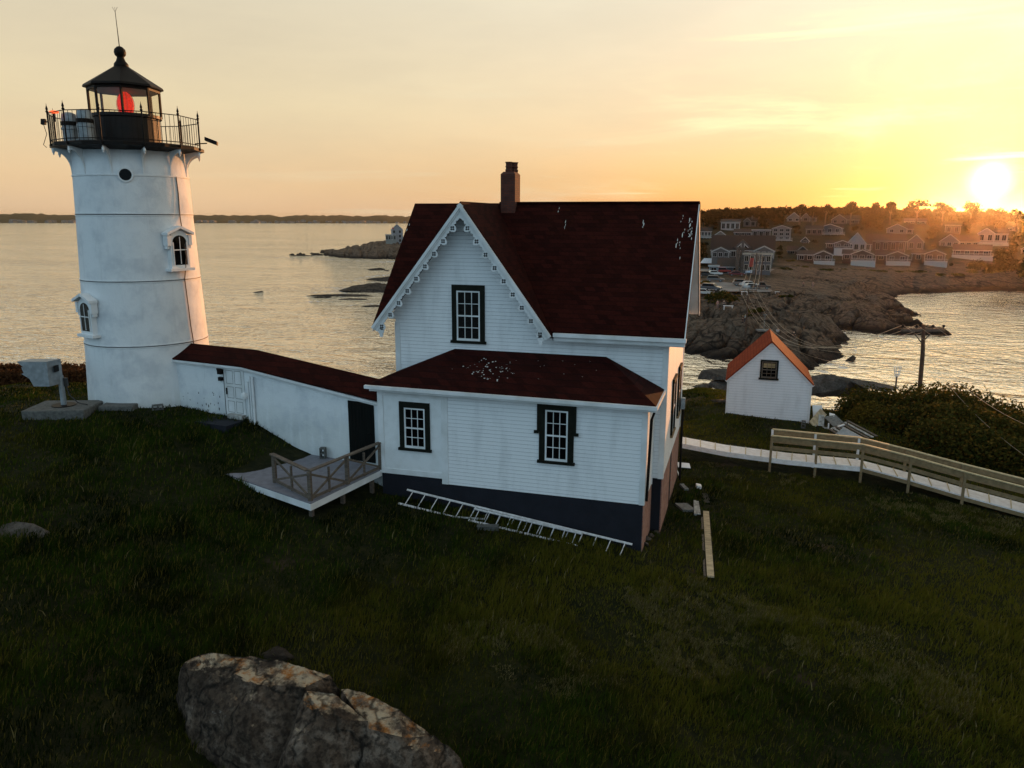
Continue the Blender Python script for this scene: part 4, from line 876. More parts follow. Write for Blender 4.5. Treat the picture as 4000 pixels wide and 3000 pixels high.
# ------------------------------------------------------------------ planks, slabs right of the house
EXC=[]
def lay(u0,v0,u1,v1,wd,th,name,m,label,cat,lift=.05,group=None,tilt=0):
    a=hit(u0,v0)+K*lift; b=hit(u1,v1)+K*lift; EXC.append((a,b,wd/2+.04)); t=MB(); t.beam(a,b,wd,th,up=(math.sin(tilt),0,math.cos(tilt))); o=t.build(name,m,None,bevel=.004); tag(o,label,cat,group); return o
lay(2757,2010,2775,2268,.21,.05,'plank',M['tan'],'long pale yellow plank lying in the grass right of the house','plank',.12)
lay(2742,2030,2752,2262,.07,.1,'plank',M['oldwood'],'dark narrow timber lying along the left of the long pale plank','plank',.06)
lay(2714,1965,2716,2018,.1,.08,'plank',M['junkwood'],'short greyish board, left of the pair above the long pale plank','plank',.08)
lay(2722,1968,2730,2018,.12,.04,'plank',M['junkwood'],'short bleached board, right of the pair above the long pale plank','plank',.1)
lay(2650,1985,2700,1985,.7,.1,'stone_slab',M['cement'],'square brown paving slab in the grass beside the house','slab',.03)
lay(2663,1908,2680,1908,.45,.08,'stone_slab',M['cement'],'tilted slab nearest the house wall in the grass','slab',.06,tilt=.3)
lay(2718,1908,2738,1912,.34,.12,'stone_slab',M['boardw'],'small bright slab standing out in the grass behind the planks','slab',.12,tilt=-.3)
mb=MB(); 
for i in range(9):
    p=hit(2755+i*.8+R.uniform(-3,3),1935+i*4)+K*.06; mb.beam(p-np.array([.1,0,0]),p+np.array([.1,.02,0]),.03,.04)
tag(mb.build('wood_scraps',M['oldwood']),'small heap of broken slats in the grass above the long plank','scrap wood')
p=hit(2655,1828); mb=MB(); mb.beam(p+K*.15-Rv*.1,p+Rv*.45+K*.1,.35,.03,up=(.2,-.3,1)); tag(mb.build('scrap_sheet',M['white']),'crumpled white sheet on the grass by the back corner of the house','sheet')
mb=MB(); a=hit(2642,1850)+K*.1; mb.tube([a+K*.5,a+K*.2-Rv*.05,a+Rv*.05,hit(2658,1875)+K*.02],.025,6); tag(mb.build('hose',M['white']),'white hose hanging to the grass behind the house corner','hose')

# ------------------------------------------------------------------ small shed
SY=19.2; sh=thing('small_shed','small white clapboard shed with orange-red gable roof and one dark window','shed',(4.2,SY,-1.7))
sx0=float(ony(2841,1500,SY)[0]); sx1=float(ony(3167,1560,SY)[0]); ze0=float(ony(2841,1478,SY)[2]); ze1=float(ony(3171,1502,SY)[2]); zap=float(ony(3016,1336,SY)[2]); sxa=float(ony(3016,1336,SY)[0]); ze_=(ze0+ze1)/2; SYB=SY+4.6
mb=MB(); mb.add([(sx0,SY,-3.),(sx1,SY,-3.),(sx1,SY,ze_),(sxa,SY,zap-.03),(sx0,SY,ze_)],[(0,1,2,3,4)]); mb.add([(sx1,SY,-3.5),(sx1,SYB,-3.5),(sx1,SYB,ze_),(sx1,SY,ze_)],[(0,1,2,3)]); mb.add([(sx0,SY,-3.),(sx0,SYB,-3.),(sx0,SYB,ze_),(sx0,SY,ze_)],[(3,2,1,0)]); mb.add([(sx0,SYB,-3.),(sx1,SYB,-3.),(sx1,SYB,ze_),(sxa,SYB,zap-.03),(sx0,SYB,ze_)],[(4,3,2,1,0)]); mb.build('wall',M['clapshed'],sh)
mb=MB(); ov=.1; sl_=(zap-ze_)/(sx1-sxa)
for s,xe in ((-1,sx0-.1),(1,sx1+.1)):
    slp=(zap-ze_)/abs((sx0 if s<0 else sx1)-sxa); zx=zap-slp*abs(xe-sxa); slab(mb,(xe,SY-ov,zx+.07),(sxa,SY-ov,zap+.07),(sxa,SYB+.1,zap+.07),(xe,SYB+.1,zx+.07),.06)
mb.build('roof',M['shedroof'],sh)
mb=MB(); 
for s,xe in ((-1,sx0-.08),(1,sx1+.08)):
    slp=(zap-ze_)/abs((sx0 if s<0 else sx1)-sxa); zx=zap-slp*abs(xe-sxa); mb.beam((xe,SY-.04,zx-.04),(sxa,SY-.04,zap-.04),.06,.12)
mb.box(sx0-.015,sx0+.1,SY-.02,SY-.001,-3,ze_-.1); mb.box(sx1-.1,sx1+.015,SY-.02,SY-.001,-3,ze_-.1); mb.build('trim_board',M['white'],sh)
c,z0,z1,wd=px_win(2972,3037,1405,1486,SY); wn_=win(sh,c,z0,z1,wd,SY,.075,3,2,sm=M['oldwood'])
MB().box(c-wd/2+.16,c+wd/2-.16,SY-.02,SY-.0155,z1-.42,z1-.18).build('curtain',col('yellowish blind',(.35,.26,.12)),wn_)
cblock(hit(3137,1672)+K*0,.0,'dark concrete block against the lower right corner of the shed')
p=hit(2815,1576); roundrock(p+K*.1,.6,.25,.22,'stone_slab',M['boulder'],'flat pale stone beside the left wall of the shed','stone',seed=61,amp=.08)
# boulders on the grass around the shed
for (u,v,rx,ry,rz,sd_,lab) in ((2820,1510,1.3,.9,.8,41,'brown boulder half hidden by the left wall of the shed'),(2745,1508,.9,.6,.3,42,'flat low rock left of the brown boulder by the shed'),(2820,1475,1.9,1.1,.9,43,'domed rock behind the left eave of the shed'),
    (3250,1530,3.6,2.2,1.4,44,'big smooth dark dome of rock right of the shed'),(3400,1560,2.,1.2,.7,45,'low rock in front of the bushes right of the dome rock'),(3370,1510,2.8,1.2,.5,46,'long flat rock ledge behind the dome rock'),(3370,1592,1.5,.8,.5,47,'small rock just behind the golden bush')):
    p=hit(u,v,D1=60); roundrock((p[0],p[1]+.3,p[2]-.1),rx,ry,rz,'boulder',M['boulder'],lab,seed=sd_,amp=.1)

# ------------------------------------------------------------------ boardwalk with railing
bwp=[atD(2655,1733,34.4),atD(2800,1758,35.),atD(3000,1795,35.8),atD(3375,1843,36.9)]
bw=thing('boardwalk','pale board walkway running from behind the house across the grass and down right','boardwalk',(7,12,-1.6))
near=[(2662,1732),(2835,1765),(3075,1797),(3365,1816+8)]; farr=[(2662,1700+9),(2835,1732),(3080,1759),(3342,1783)]
zbw=[-1.36,-1.5,-1.66,-1.85]
near_far=[]
for (a,b),(c,d_),z in zip(near,farr,zbw): near_far.append((onz(a,b,z),onz(c,d_,z)))
# after the corner the walk continues down to the right
for (a,b),(c,d_),z in (((3550,1873),(3530,1838),-2.1),((3760,1935),(3750,1896),-2.4),((4010,2003),(4010,1965),-2.75),((4330,2085),(4330,2040),-3.2)): near_far.append((onz(a,b,z),onz(c,d_,z)))
NF=[]
for n_,f_ in near_far:
    dd=(f_-n_)[:2]; L=np.hypot(*dd); NF.append((n_,n_+np.array([dd[0],dd[1],0])/L*1.15))
for i in range(len(NF)-1):
    (a,b),(c,d_)=NF[i],NF[i+1]; mb=MB(); nb_=4
    for k in range(nb_):
        f0,f1=(k+.03)/nb_,(k+.97)/nb_; mb.hexa([q-K*.06 for q in (a+(b-a)*f0,c+(d_-c)*f0,c+(d_-c)*f1,a+(b-a)*f1)]+[a+(b-a)*f0,c+(d_-c)*f0,c+(d_-c)*f1,a+(b-a)*f1])
    mb.build('boards',M['boardw'],bw)
    L=np.linalg.norm(c-a); nc=max(2,int(L/.62)); mb=MB()
    for k in range(nc):
        f=(k+.3)/nc; p0=a+(c-a)*f+K*.015; p1=b+(d_-b)*f+K*.015; mb.beam(p0,p1,.035,.026)
    mb.build('cleats',M['rail_gold'],bw)
    mb=MB(); mb.beam(a-K*.14,c-K*.14,.05,.14); mb.beam(b-K*.14,d_-K*.14,.05,.14); mb.build('stringer',M['boardw'] if i<3 else M['newwood'],bw)
wr=thing('walkway_railing','tan timber railing with pale cap along both sides of the boardwalk','railing',(9,12,-1.5))
hR=1.02
def railrun(pts,whites,side):
    for i in range(len(pts)-1):
        a,b=pts[i],pts[i+1]
        mb=MB(); mb.beam(a+K*hR,b+K*hR,.13,.045); mb.build('cap_rail',M['rail_gold'],wr)
        mb=MB(); mb.beam(a+K*(hR-.15),b+K*(hR-.15),.035,.2); mb.beam(a+K*(hR-.55),b+K*(hR-.55),.036,.16); mb.build('side_board',M['newwood'],wr)
npts=[NF[1][0]*.27+NF[2][0]*.73,NF[3][0]]+[NF[k][0] for k in (4,5,6,7)]
fpts=[NF[1][1]*.27+NF[2][1]*.73]+[NF[k][1] for k in (3,4,5,6,7)]
railrun(npts,None,0); railrun(fpts,None,1)
def postat(p,m,dn=.9): MB().beam(p-K*dn,p+K*(hR-.03),.1,.1,up=(1,0,0)).build('post',m,wr)
for i,pts in enumerate((npts,fpts)):
    for j in range(len(pts)-1):
        a,b=pts[j],pts[j+1]; nseg=2 if np.linalg.norm(b-a)>2.6 else 1
        for k in range(nseg):
            p=a+(b-a)*k/nseg; wt=(i==1 and j==0) or (i==0 and j==1 and k==1) or (i==1 and j==1 and k==0) ; postat(p,M['white'] if wt else M['newwood'],.75 if i==0 else .6)
# ------------------------------------------------------------------ scrap pile
def junk(u,v,D=38.5,h=0): 
    p=hit(u,v,D1=60); return p+K*h
jb=lambda a,b,w_,t_,m,name,label,cat,up=(0,0,1): tag(MB().beam(a,b,w_,t_,up=up).build(name,m),label,cat,'scrap pile by the shed')
p0=hit(3200,1670); Dj=math.hypot(p0[0]-CAM[0],p0[1]-CAM[1])
J=lambda u,v,dd=0: atD(u,v,Dj+dd)
jb(J(3172,1660),J(3217,1608,.6),.45,.05,M['tan'],'board','wide pale yellow board leaning in the scrap heap right of the shed','board',up=tuple(-Fv))
jb(J(3198,1664,.5),J(3192,1583,1.),.5,.05,M['white'],'door_panel','broken white panel standing up behind the yellow board','panel',up=tuple(-Fv))
jb(J(3207,1664,.2),J(3209,1620,.4),.3,.03,M['junkwood'],'board','narrow bleached board beside the broken white panel','board',up=tuple(-Fv))
mb=MB(); a=[J(3218,1627,.9),J(3265,1621,1.5),J(3306,1660,1.2),J(3262,1670,.2)]; mb.prism(a,-K*.05); tag(mb.build('metal_sheet',M['cement']),'grey textured sheet lying tilted on the scrap heap','sheet','scrap pile by the shed')
mb=MB(); a=[J(3240,1612,1.6),J(3262,1618,1.6),J(3258,1626,1.3),J(3240,1624,1.3)]; mb.prism(a,-K*.04); tag(mb.build('foam_sheet',M['white']),'small white torn sheet behind the grey sheet in the scrap heap','sheet','scrap pile by the shed')
for i in range(7):
    o_f=i*6.; a=hit(3238+o_f*2.,1684-i*3.)+K*(.12+.03*i); b=hit(3330+o_f*2.6,1738-i*3.)+K*(.1+.02*i); jb(a,b,.14,.04,M['junkwood'] if i%2 else M['oldwood'],'board','long grey board in the bundle lying behind the boardwalk rail','board')
mb=MB(); a=[hit(3262,1704)+K*.12,hit(3292,1692)+K*.3,hit(3392,1742)+K*.25,hit(3350,1752)+K*.1]; mb.prism(a,-K*.05); tag(mb.build('metal_sheet',M['zinc']),'pale corrugated metal sheet under the boardwalk rail bend','sheet','scrap pile by the shed')
jb(J(3236,1680),J(3298,1658,.3),.12,.05,M['boardw'],'board','light board lying across the grey sheet of the scrap heap','board')
jb(J(3234,1686),J(3237,1654),.12,.06,M['boardw'],'board','short upright stake in front of the scrap heap','board',up=(1,0,0))
jb(J(3311,1685,.5),J(3309,1640,.6),.1,.05,M['oldwood'],'board','thin brown stake standing at the right end of the scrap heap','board',up=(1,0,0))
for i in range(9):
    u=R.uniform(3165,3235); v=R.uniform(1660,1683); jb(J(u,v),J(u+R.uniform(-25,30),v+R.uniform(-6,9)),.05,.04,M['junkwood'],'stick','thin broken stick on the ground in the scrap heap','stick')
# ------------------------------------------------------------------ mainland
CP=[(4900,1150),(4400,1142),(4000,1139),(3887,1137),(3681,1144),(3600,1146),(3515,1152),(3511,1164),(3430,1158),(3345,1150),(3388,1160),(3460,1173),(3467,1184),(3533,1206),(3598,1237),(3540,1233),(3478,1224),(3518,1242),(3562,1257),(3634,1280),(3720,1309),(3640,1306),(3572,1309),(3478,1309),(3345,1292),(3211,1278),(3240,1289),(3308,1325),(3294,1365),(3287,1390),(3222,1422),(3200,1448),(3150,1462),(3050,1468),(2930,1448),(2830,1416),(2760,1403),(2700,1385),(2640,1368),(2560,1345),(2300,1250),(2000,1180),(1750,1120),(1620,1050),(1560,1013),(1450,1012),(1330,1007),(1268,998),(1137,997.5),(1120,995),(1268,985),(1370,975),(1480,965),(1560,952),(1700,915),(2000,890),(2300,880)]
CPW=[onz(u,v,SEA)[:2] for u,v in CP]
for u in (2700,3300,3900,4600,5200,5600): 
    d=azdir(u); CPW.append(CAM[:2]+np.array(d)*5200)
CPW=np.array(CPW)
def sdist(x,y):
    sh=x.shape; px=x.ravel(); py=y.ravel(); best=np.full(px.shape,1e9); ins=np.zeros(px.shape,bool); n=len(CPW)
    for i in range(n):
        ax,ay=CPW[i]; bx,by=CPW[(i+1)%n]; dx,dy=bx-ax,by-ay; t=np.clip(((px-ax)*dx+(py-ay)*dy)/(dx*dx+dy*dy),0,1)
        best=np.minimum(best,np.hypot(px-ax-t*dx,py-ay-t*dy)); c=((ay>py)!=(by>py))&(px<(bx-ax)*(py-ay)/(by-ay+1e-12)+ax); ins^=c
    return np.where(ins,best,-best).reshape(sh)
MPt=[(2700,150,-10.5),(2900,152,-10.2),(3100,150,-10),(3250,155,-11.5),(2700,180,-8.8),(2900,180,-8.8),(3100,185,-9.2),(3300,192,-11),(3450,197,-13.6),(3550,192,-14.2),(2750,235,-7.8),(2950,225,-7.8),(3150,235,-8.),(3400,245,-10.3),(3600,262,-11.5),(3900,272,-11.5),(4300,280,-11),
 (2800,262,-6.8),(3000,260,-6.4),(3180,272,-5.4),(3340,276,-5.4),(3480,280,-5.4),(3620,280,-5.2),(3790,292,-4.2),(4000,300,-6),(4400,300,-6),(2830,335,2.6),(3050,335,1.),(3250,335,0.6),(3450,335,.2),(3700,340,1.5),(4000,350,0),(4400,350,0),(2850,400,7.5),(3100,400,7.5),(3300,400,7.),(3560,400,7),(3800,400,4.5),(4000,400,3),(2850,550,11),(3200,550,12),(3600,550,11),(4000,550,5),(3000,1000,9),(3600,1000,8),(4300,1000,4),(4500,500,3),
 (1330,565,-13.6),(1450,575,-11.5),(1530,590,-9.6),(1700,600,-6),(2000,420,-6),(2300,300,-7),(2500,240,-8),(2500,400,4),(2200,500,4),(2000,1200,6)]
mp=[]
for u,D,z in MPt: d=azdir(u); mp.append((CAM[0]+d[0]*D,CAM[1]+d[1]*D,z))
_mg=rbf(mp)
_l=[(2640,222),(3010,228),(2640,252),(2990,252)]; _lot=[(CAM[0]+azdir(u)[0]*D,CAM[1]+azdir(u)[1]*D) for u,D in _l]
def lotmask(x,y):
    r=1.
    for a,b,w0 in ((_lot[0],_lot[1],17.),(_lot[2],_lot[3],8.)):
        dx,dy=b[0]-a[0],b[1]-a[1]; t=np.clip(((x-a[0])*dx+(y-a[1])*dy)/(dx*dx+dy*dy),0,1); r=r*np.clip((np.hypot(x-a[0]-t*dx,y-a[1]-t*dy)-w0)/8,0,1)
    return r
def mz(x,y,det=True):
    x=np.asarray(x,float); y=np.asarray(y,float); s=sdist(x,y); z0=_mg(x,y)
    edge=(fbm(x*.09,y*.09,4)-.5)*11*np.clip(1-s/60,0,1); s2=s+edge*np.clip(np.abs(s)/6,.25,1)
    sp=np.maximum(s2,0); lim=SEA-.2+4.2*(1-np.exp(-sp/5.))+sp*.11
    z=np.minimum(z0,lim); z=np.where(s2<0,SEA+np.maximum(s2*.35,-6),z)
    if det:
        rocky=np.clip((s2+2)/6,0,1)*np.clip((-5.2-z0)/2.0,0,1)*lotmask(x,y)
        th_=.5; xr=x*math.cos(th_)+y*math.sin(th_); yr=-x*math.sin(th_)+y*math.cos(th_)
        wx=(fbm(x*.05,y*.05,3)-.5)*3; c1,e1,i1=cells(xr*.06+wx,yr*.11+wx); c2,e2,i2=cells(xr*.2+4+wx,yr*.34+wx)
        ly=z+(i1-.5)*2.0-(c1**2)*3.0+(i2-.5)*.75-np.clip(.14-e1,0,1)*15-np.clip(.10-e2,0,1)*8+(fbm(x*.7,y*.7,4)-.5)*.8
        z=z*(1-rocky)+np.maximum(ly+.5,SEA-1.5)*rocky+(fbm(x*.06+3,y*.06,3)-.5)*2.2*(1-rocky)*np.clip(s/40,0,1)*np.clip((z0+5)/4,0,1)
    return z
def mzs(x,y): return float(mz(np.array([x]),np.array([y]))[0])
def mhit(u,v,D0=125,D1=700): return hit(u,v,mz,D0,D1)
a0=math.atan((950-2000)/FPX); a1_=math.atan((4650-2000)/FPX)
AA=np.linspace(a0,a1_,1150); DD=np.concatenate([np.geomspace(122,420,430),np.geomspace(424,1600,70)])
A2_,D2_=np.meshgrid(AA,DD); hd=YAW-A2_
XX=CAM[0]-np.sin(hd)*D2_; YY=CAM[1]+np.cos(hd)*D2_
def land_mat():
    m,g,b,o=newmat('shore rock and scrub'); X=sepxyz(g,o)
    geo=g.N.new('ShaderNodeNewGeometry'); nz=sepxyz(g,geo.outputs['Normal'])[2]
    n=g.noise(o,.06,7,.62); n2=g.noise(o,.5,7,.66); n3=g.noise(g.mapping(o,(1,2.2,1),(0,0,.5)),1.1,7,.7)
    rk=g.ramp(n3,[(.28,(.045,.03,.02)),(.48,(.14,.10,.07)),(.68,(.24,.175,.13)),(.85,(.34,.26,.2))]); wet=g.rng(g.m('ADD',X[2],g.m('MULTIPLY',n2,1.6)),SEA+1.2,SEA+3.2); 
    for sc_,wd_,st_ in ((.11,.05,.85),(.34,.06,.7)):
        v=g.N.new('ShaderNodeTexVoronoi'); v.feature='DISTANCE_TO_EDGE'; v.inputs['Scale'].default_value=sc_; wn_=g.N.new('ShaderNodeTexNoise'); wn_.inputs['Scale'].default_value=sc_*1.2; g.L.new(o,wn_.inputs['Vector']); sn=g.N.new('ShaderNodeVectorMath'); sn.operation='SCALE'; g.L.new(wn_.outputs['Color'],sn.inputs[0]); sn.inputs['Scale'].default_value=.9/sc_; av=g.N.new('ShaderNodeVectorMath'); g.L.new(g.mapping(o,(.7,1.5,1),(0,0,.5)),av.inputs[0]); g.L.new(sn.outputs[0],av.inputs[1]); g.L.new(av.outputs[0],v.inputs['Vector'])
        rk=g.mix(g.rng(v.outputs[0],0,wd_,st_,0),rk,(.015,.011,.009))
    rk=g.mix(wet,(.014,.010,.008),rk)
    vg=g.ramp(n2,[(.3,(.006,.007,.0025)),(.5,(.016,.018,.004)),(.7,(.034,.028,.007))])
    bl=g.rng(g.m('ADD',X[2],g.m('MULTIPLY',n,6.)),-5.6,-3.4); c=g.mix(bl,rk,vg)
    g.put(b.inputs['Base Color'],c); b.inputs['Roughness'].default_value=.9; b.inputs['Specular IOR Level'].default_value=.2
    g.put(b.inputs['Normal'],g.bump(g.m('ADD',n2,n3),.9)); return m
LM=land_mat()
tag(gridmesh('mainland',XX,YY,mz(XX,YY),LM),None,None,kind='structure')
# far coast hills
th=np.linspace(math.atan((-2600-2000)/FPX)-.3,math.atan((3000-2000)/FPX),400); rowsD=np.array([4150,4200,4300,4500,4800,5200,5600,6200])
TH,RD=np.meshgrid(th,rowsD); hd=YAW-TH; FX=CAM[0]-np.sin(hd)*RD; FY=CAM[1]+np.cos(hd)*RD
prof=np.array([-1,.5,4,10,22,36,45,30])[:,None]; FZ=SEA+prof+ (fbm(TH*60,RD*.002,5)-.5)*np.array([0,0,1,6,14,22,26,20])[:,None]+(vnoise(TH*900,RD*.05)-.5)*np.array([0,0,1,4,6,7,8,6])[:,None]
fm=mat('distant wooded hills',(.02,.024,.012),.95,(.045,.045,.022),.012,0,spec=.1)
tag(gridmesh('hills',FX,FY,FZ,fm),None,None,kind='structure')
th2=np.linspace(math.atan((2500-2000)/FPX),math.atan((4900-2000)/FPX),160); rD=np.array([1500,1900,2600]); TH,RD=np.meshgrid(th2,rD); hd=YAW-TH
tag(gridmesh('hills',CAM[0]-np.sin(hd)*RD,CAM[1]+np.cos(hd)*RD,np.array([2,16,18])[:,None]+(fbm(TH*70,RD*.01,4)-.5)*14,fm),None,None,kind='structure')

# ---- generic small buildings
def basis(P,yaw=0):
    d=P[:2]-CAM[:2]; d/=np.hypot(*d); a=math.atan2(d[1],d[0])+yaw; ey=np.array([math.cos(a),math.sin(a),0]); return np.array([ey[1],-ey[0],0]),ey
def building(P,W,Hh,label,kind='g',wallc=(.2,.18,.16),roofc=(.045,.035,.032),trimc=(.62,.62,.6),depth=None,yaw=0,deck=0,rise=.36,cols=3,split=None,name='house',chimney=0,group=None,cat='house',glass=True,railc=None,storeys=None):
    """house whose front faces roughly the island; local x right, y away, z up"""
    ex,ey=basis(P,yaw); t=thing(name,label,cat,P,group); depth=depth or W*.9
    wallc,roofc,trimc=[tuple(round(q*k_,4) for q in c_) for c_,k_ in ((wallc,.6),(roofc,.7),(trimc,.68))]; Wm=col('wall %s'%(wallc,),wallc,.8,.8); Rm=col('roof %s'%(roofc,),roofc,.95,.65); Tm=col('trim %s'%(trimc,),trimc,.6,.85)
    def Q(x,y,z): return P+ex*x+ey*y+K*z
    def bx(mb,x0,x1,y0,y1,z0,z1): mb.hexa([Q(x0,y0,z0),Q(x1,y0,z0),Q(x1,y1,z0),Q(x0,y1,z0),Q(x0,y0,z1),Q(x1,y0,z1),Q(x1,y1,z1),Q(x0,y1,z1)])
    dz=0.
    if deck: dz=deck
    def block(x0,x1,y0,y1,z1,kd,rz):
        wb=MB(); bx(wb,x0,x1,y0,y1,-3,z1); xm=(x0+x1)/2; ym=(y0+y1)/2; ov=.45; rb=MB(); tb=MB()
        if kd=='g':
            wb.prism([Q(x0,y0,z1),Q(x1,y0,z1),Q(xm,y0,z1+rz)],ey*(y1-y0)); k=rz/(xm-x0)
            for s,xe in ((-1,x0-ov),(1,x1+ov)):
                slab(rb,Q(xe,y0-ov,z1-ov*k+.12),Q(xm,y0-ov,z1+rz+.12),Q(xm,y1+ov,z1+rz+.12),Q(xe,y1+ov,z1-ov*k+.12),.16)
                tb.beam(Q(xe,y0-ov-.03,z1-ov*k-.04),Q(xm,y0-ov-.03,z1+rz-.04),.08,.3)
        elif kd=='e':
            wb.prism([Q(x0,y0,z1),Q(x0,y1,z1),Q(x0,ym,z1+rz)],ex*(x1-x0)); k=rz/(ym-y0)
            for s,ye in ((-1,y0-ov),(1,y1+ov)): slab(rb,Q(x0-ov,ye,z1-ov*k+.12),Q(x1+ov,ye,z1-ov*k+.12),Q(x1+ov,ym,z1+rz+.12),Q(x0-ov,ym,z1+rz+.12),.16)
            tb.beam(Q(x0-ov,y0-ov-.03,z1-ov*k-.02),Q(x1+ov,y0-ov-.03,z1-ov*k-.02),.06,.22)
        else:
            bx(rb,x0-ov,x1+ov,y0-ov,y1+ov,z1,z1+rz); bx(tb,x0-ov-.02,x1+ov+.02,y0-ov-.05,y0-ov-.01,z1-.1,z1+rz+.02)
        for xx in (x0,x1): bx(tb,xx-.09,xx+.09,y0-.04,y0-.002,dz,z1)
        wb.build('wall',Wm,t); rb.build('roof',Rm,t); tb.build('trim_board',Tm,t)
        ns=storeys or max(1,int((z1-dz)/2.5)); nc=max(1,int(round((x1-x0)/(W)*cols)))
        for s_ in range(ns):
            zz0=dz+(z1-dz)*(s_+.22)/ns; zz1=dz+(z1-dz)*(s_+.80)/ns
            for c_ in range(nc):
                xc=x0+(x1-x0)*(c_+.5)/nc; hw_=min(.75,(x1-x0)/nc*.30); mb=MB(); bx(mb,xc-hw_-.12,xc+hw_+.12,y0-.07,y0-.004,zz0-.1,zz1+.12); wv=mb.build('window',Tm,t)
                mb=MB(); bx(mb,xc-hw_,xc-.04,y0-.085,y0-.072,zz0,zz1); bx(mb,xc+.04,xc+hw_,y0-.085,y0-.072,zz0,zz1); mb.build('pane',M['glass'],wv)
    if kind=='g': r=(Hh-dz)*rise; block(-W/2+.4,W/2-.4,0,depth,Hh-r,'g',r-.2)
    elif kind=='e': r=(Hh-dz)*rise; block(-W/2+.4,W/2-.4,0,depth,Hh-r,'e',r-.2)
    elif kind=='f': block(-W/2+.4,W/2-.4,0,depth,Hh-.35,'f',.35)
    elif kind in('gl','gr'):
        sp=split or .45; r=(Hh-dz)*rise; sg=1 if kind=='gl' else -1
        xs=-W/2+W*sp if kind=='gl' else W/2-W*sp
        if kind=='gl': block(xs,W/2-.4,0,depth,Hh-r,'g',r-.2); block(-W/2+.4,xs-.01,1.5,depth*.8,Hh-r-.05,'e',r*.8)
        else: block(-W/2+.4,xs,0,depth,Hh-r,'g',r-.2); block(xs+.01,W/2-.4,1.5,depth*.8,Hh-r-.05,'e',r*.8)
    if deck:
        x0,x1=(-W/2+(W*(split or .45) if kind=='gl' else 0),W/2+.6); Dk=col('deck %s'%(trimc,),railc or trimc,.6,.85)
        mb=MB(); bx(mb,x0,x1,-2.4,-.1,dz-.25,dz-.02)
        for xx in np.linspace(x0+.1,x1-.1,5): bx(mb,xx-.07,xx+.07,-2.38,-2.24,-2.5,dz-.26)
        dd=mb.build('deck',Dk,t); mb=MB(); bx(mb,x0,x1,-2.42,-2.34,dz+.9,dz+1.0); bx(mb,x0,x1,-2.41,-2.35,dz+.08,dz+.16)
        nb=int((x1-x0)/.32)
        for i in range(nb+1): xx=x0+(x1-x0)*i/nb; bx(mb,xx-.03,xx+.03,-2.4,-2.36,dz+.16,dz+.9)
        mb.build('railing',Dk,dd)
    if deck and dz>=.7: mb=MB(); bx(mb,x0+.05,x1-.05,-2.3,-2.22,-1.6,dz-.26); mb.build('skirt',Dk,t)
    if chimney: mb=MB(); bx(mb,W*.1,W*.1+.8,depth*.4,depth*.4+.8,Hh-1.5,Hh+.9); mb.build('chimney',M['block'],t)
    return t
HL=[]
def H_(u0,u1,vt,vb,label,D=None,**k):
    uc=(u0+u1)/2
    P=mhit(uc,vb) if D is None else atD(uc,vb,D)
    Dh=proj(P)[2]; W=(u1-u0)*Dh/FPX*math.cos(math.atan((uc-2000)/FPX))*1.04; Hh=(vb-vt)*Dh/FPX
    HL.append((u0-6,u1+6,vt-4,vb+4,math.hypot(P[0]-CAM[0],P[1]-CAM[1])))
    return building(P,W,Hh,label,**k)
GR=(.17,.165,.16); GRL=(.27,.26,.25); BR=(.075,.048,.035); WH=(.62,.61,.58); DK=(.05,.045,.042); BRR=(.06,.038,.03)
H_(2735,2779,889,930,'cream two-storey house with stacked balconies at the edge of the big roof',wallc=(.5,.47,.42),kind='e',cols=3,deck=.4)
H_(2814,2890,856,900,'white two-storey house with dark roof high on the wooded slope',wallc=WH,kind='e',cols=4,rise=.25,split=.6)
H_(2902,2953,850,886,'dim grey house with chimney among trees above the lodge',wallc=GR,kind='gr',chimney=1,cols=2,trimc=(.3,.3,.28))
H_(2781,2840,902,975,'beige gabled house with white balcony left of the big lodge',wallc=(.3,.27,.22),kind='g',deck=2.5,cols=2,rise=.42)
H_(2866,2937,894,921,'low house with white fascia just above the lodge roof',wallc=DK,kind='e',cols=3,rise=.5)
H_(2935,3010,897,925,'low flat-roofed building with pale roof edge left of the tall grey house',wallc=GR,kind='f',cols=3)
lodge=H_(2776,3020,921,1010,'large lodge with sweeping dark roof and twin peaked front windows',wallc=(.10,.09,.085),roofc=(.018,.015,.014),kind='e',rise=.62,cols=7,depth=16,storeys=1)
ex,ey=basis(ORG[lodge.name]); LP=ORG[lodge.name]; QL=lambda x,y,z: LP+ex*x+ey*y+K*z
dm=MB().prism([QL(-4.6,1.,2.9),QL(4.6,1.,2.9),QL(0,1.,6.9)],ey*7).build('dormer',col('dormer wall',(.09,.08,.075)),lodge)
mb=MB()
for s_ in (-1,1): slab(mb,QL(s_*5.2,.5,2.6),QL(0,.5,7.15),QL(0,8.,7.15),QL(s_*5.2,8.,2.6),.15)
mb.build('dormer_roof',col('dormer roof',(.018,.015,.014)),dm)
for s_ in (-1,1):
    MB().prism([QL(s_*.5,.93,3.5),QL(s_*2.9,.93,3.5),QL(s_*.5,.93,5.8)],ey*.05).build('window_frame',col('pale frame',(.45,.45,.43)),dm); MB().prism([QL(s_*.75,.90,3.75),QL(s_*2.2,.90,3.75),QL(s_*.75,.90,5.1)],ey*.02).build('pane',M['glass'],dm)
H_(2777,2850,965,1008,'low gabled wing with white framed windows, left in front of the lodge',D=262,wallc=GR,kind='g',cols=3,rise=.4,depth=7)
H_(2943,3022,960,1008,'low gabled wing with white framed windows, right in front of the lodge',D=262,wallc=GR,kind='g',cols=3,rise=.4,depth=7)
H_(2880,2936,935,962,'peaked dormer with triangular windows on the dark lodge roof',D=258,wallc=GRL,kind='g',cols=2,rise=.7,depth=6,name='dormer',cat='dormer') if False else None
